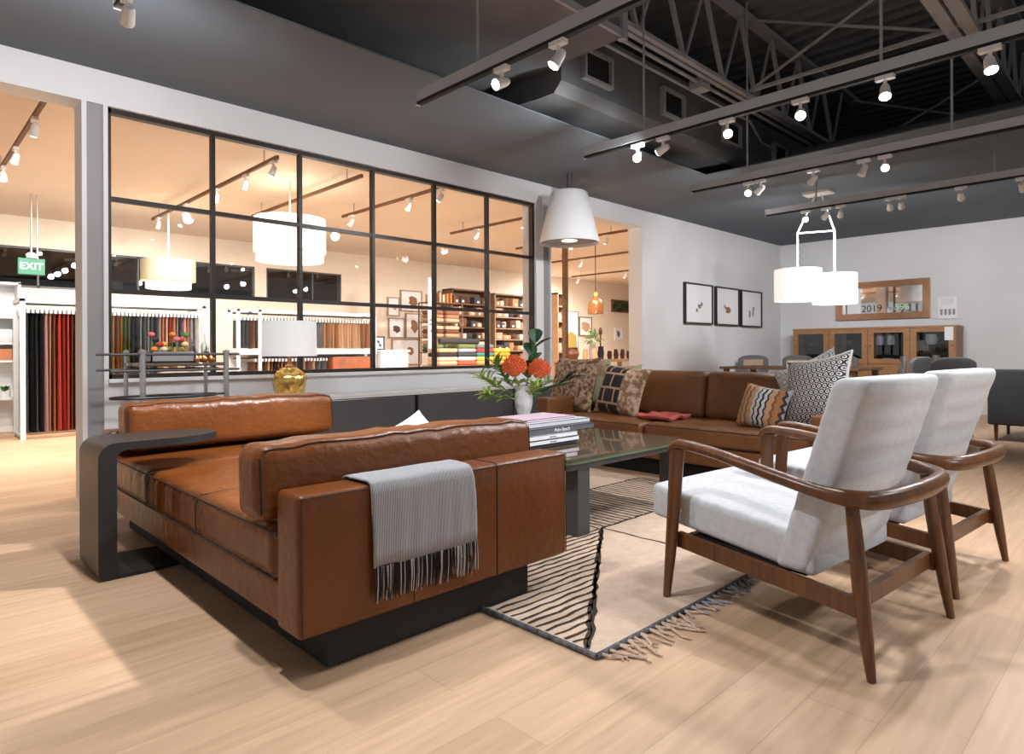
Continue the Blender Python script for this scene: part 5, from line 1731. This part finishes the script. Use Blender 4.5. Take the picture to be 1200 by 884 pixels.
for (x, y, r, h, c, lab, cat) in VS:
    o = MB().lathe([(0, 0), (r * 0.7, 0), (r, h * 0.45), (r * 0.75, h * 0.85), (r * 0.85, h), (r * 0.7, h), (r * 0.65, h * 0.8), (0, 0.01)], (x, y, 0.846), 16).done(cat, cmat(*c, rough=0.4))
    tag(o, lab, cat, 'dark tumblers on the console table' if cat == 'tumbler' else None)
tag(MB().lathe([(0, 0), (0.06, 0), (0.06, 0.02), (0.018, 0.04), (0.014, 0.18), (0.03, 0.20), (0.014, 0.22), (0.014, 0.42), (0.035, 0.45), (0.03, 0.52), (0.012, 0.56), (0, 0.56)], (9.08, 7.08, 0.846), 14).done('candlestick', MT['brownwood']), 'tall dark turned candlestick behind the tumblers', 'candlestick')
tag(MB().rbox((9.55, 6.92, 0.60), (0.36, 0.22, 0.30), 0.01, 2, 1).done('yellow_box', cmat(226, 150, 40)), 'orange yellow box under the console table top at its right end', 'box').location.z = 0.001
bookcase(9.43, 9.70, 8.4, 8.7, 2.13, (1.85, 1.55, 1.25, 0.95, 0.6), 'slim tan shelf tower in the doorway view', MT['tanwood'])
for li, z in enumerate((1.85, 1.55, 1.25, 0.95)):
    for i in range(2):
        ci = (li * 3 + i * 2) % 8
        tag(MB().lathe([(0, 0), (0.04, 0), (0.052, 0.08), (0.034, 0.15), (0.038, 0.17), (0, 0.17)], (9.51 + i * 0.115, 8.53, z + 0.026), 14).done('jar', cmat(*PAL[ci])), '%s jar, %s along the %s board of the slim shelf tower' % (PN[ci], nth(i), nth(li)), 'jar', 'jars on the slim shelf tower')
picture(13.22, 13.73, 0.88, 2.07, 'tall framed print with olive lower half in the doorway view', [(0.5, 0.3, 0.19, 0.30)], (176, 152, 80), fm='tanwood', y=YF, group=None, depth=0.04)
picture(13.77, 14.32, 1.40, 1.93, 'dark framed brown print right of the tall olive print', [(0.5, 0.5, 0.18, 0.14)], (196, 150, 120), fm='brownwood', y=YF, group=None, depth=0.04)
picture(15.40, 15.74, 1.30, 1.67, 'small pale framed print below the dark green picture', [(0.5, 0.5, 0.07, 0.10)], (90, 96, 110), fm='trim', y=YF, group=None, depth=0.04)
t = thing('plant_picture', 'dark green plant picture panel high in the doorway view', 'picture', (15.7, YF - 0.03, 2.14))
MB().box(15.27, 16.12, YF - 0.05, YF - 0.002, 2.14, 2.46).done('panel', mat('dark_foliage_print', (0.006, 0.010, 0.006, 1), (0.05, 0.13, 0.03, 1), rough=0.6, scale=9, lo=0.5, hi=0.62), t, smooth=0)
MB().box(15.25, 15.27, YF - 0.055, YF - 0.002, 2.12, 2.48).box(16.12, 16.14, YF - 0.055, YF - 0.002, 2.12, 2.48).box(15.25, 16.14, YF - 0.055, YF - 0.002, 2.46, 2.48).box(15.25, 16.14, YF - 0.055, YF - 0.002, 2.12, 2.14).done('frame', MT['brownwood'], t, smooth=0)

# white shelf of goods at the far left
t = thing('white_shelf', 'white shelf of boxes at the far left edge behind the fabric rack', 'shelf', (0.75, 10.15, 0))
MB().box(0.30, 0.33, 9.98, 10.32, 0, 1.87).box(1.20, 1.23, 9.98, 10.32, 0, 1.87).box(0.30, 1.23, 10.30, 10.32, 0, 1.87).done('carcass', MT['white'], t, smooth=0)
for z in (1.84, 1.42, 1.10, 0.88, 0.42):
    MB().box(0.30, 1.23, 9.98, 10.32, z, z + 0.025).done('shelf_board', MT['white'], t, smooth=0)
for i, (x, z, w, h, c) in enumerate(((1.05, 1.446, 0.22, 0.24, (232, 232, 232)), (1.02, 1.126, 0.26, 0.16, (206, 208, 210)), (1.06, 0.906, 0.18, 0.14, (196, 130, 92)), (0.76, 1.446, 0.22, 0.22, (222, 222, 224)), (0.74, 1.126, 0.2, 0.2, (232, 232, 230)))):
    tag(MB().rbox((x, 10.13, z + h / 2), (w, 0.22, h), 0.01, 2, 1).done('storage_box', cmat(*c)), '%s box, %s on the white shelf at the far left' % (('white', 'pale grey', 'terracotta', 'off-white', 'cream')[i], nth(i)), 'box', 'boxes on the white shelf')
f = thing('potted_plant', 'small green plant on the low board of the white shelf', 'plant', (1.08, 10.1, 0.446))
MB().lathe([(0, 0), (0.05, 0), (0.06, 0.08), (0.05, 0.08), (0, 0.05)], (1.08, 10.1, 0.446), 14).done('pot', MT['porcelain'], f)
p = MB()
for k in range(26):
    a = k * 2.4
    p.leaf((1.08, 10.1, 0.52), (math.cos(a), math.sin(a), 0.6 + 0.5 * (k % 3)), 0.13, 0.035, droop=0.3, n=4)
p.done('leaf', MT['green'], f, smooth=0)
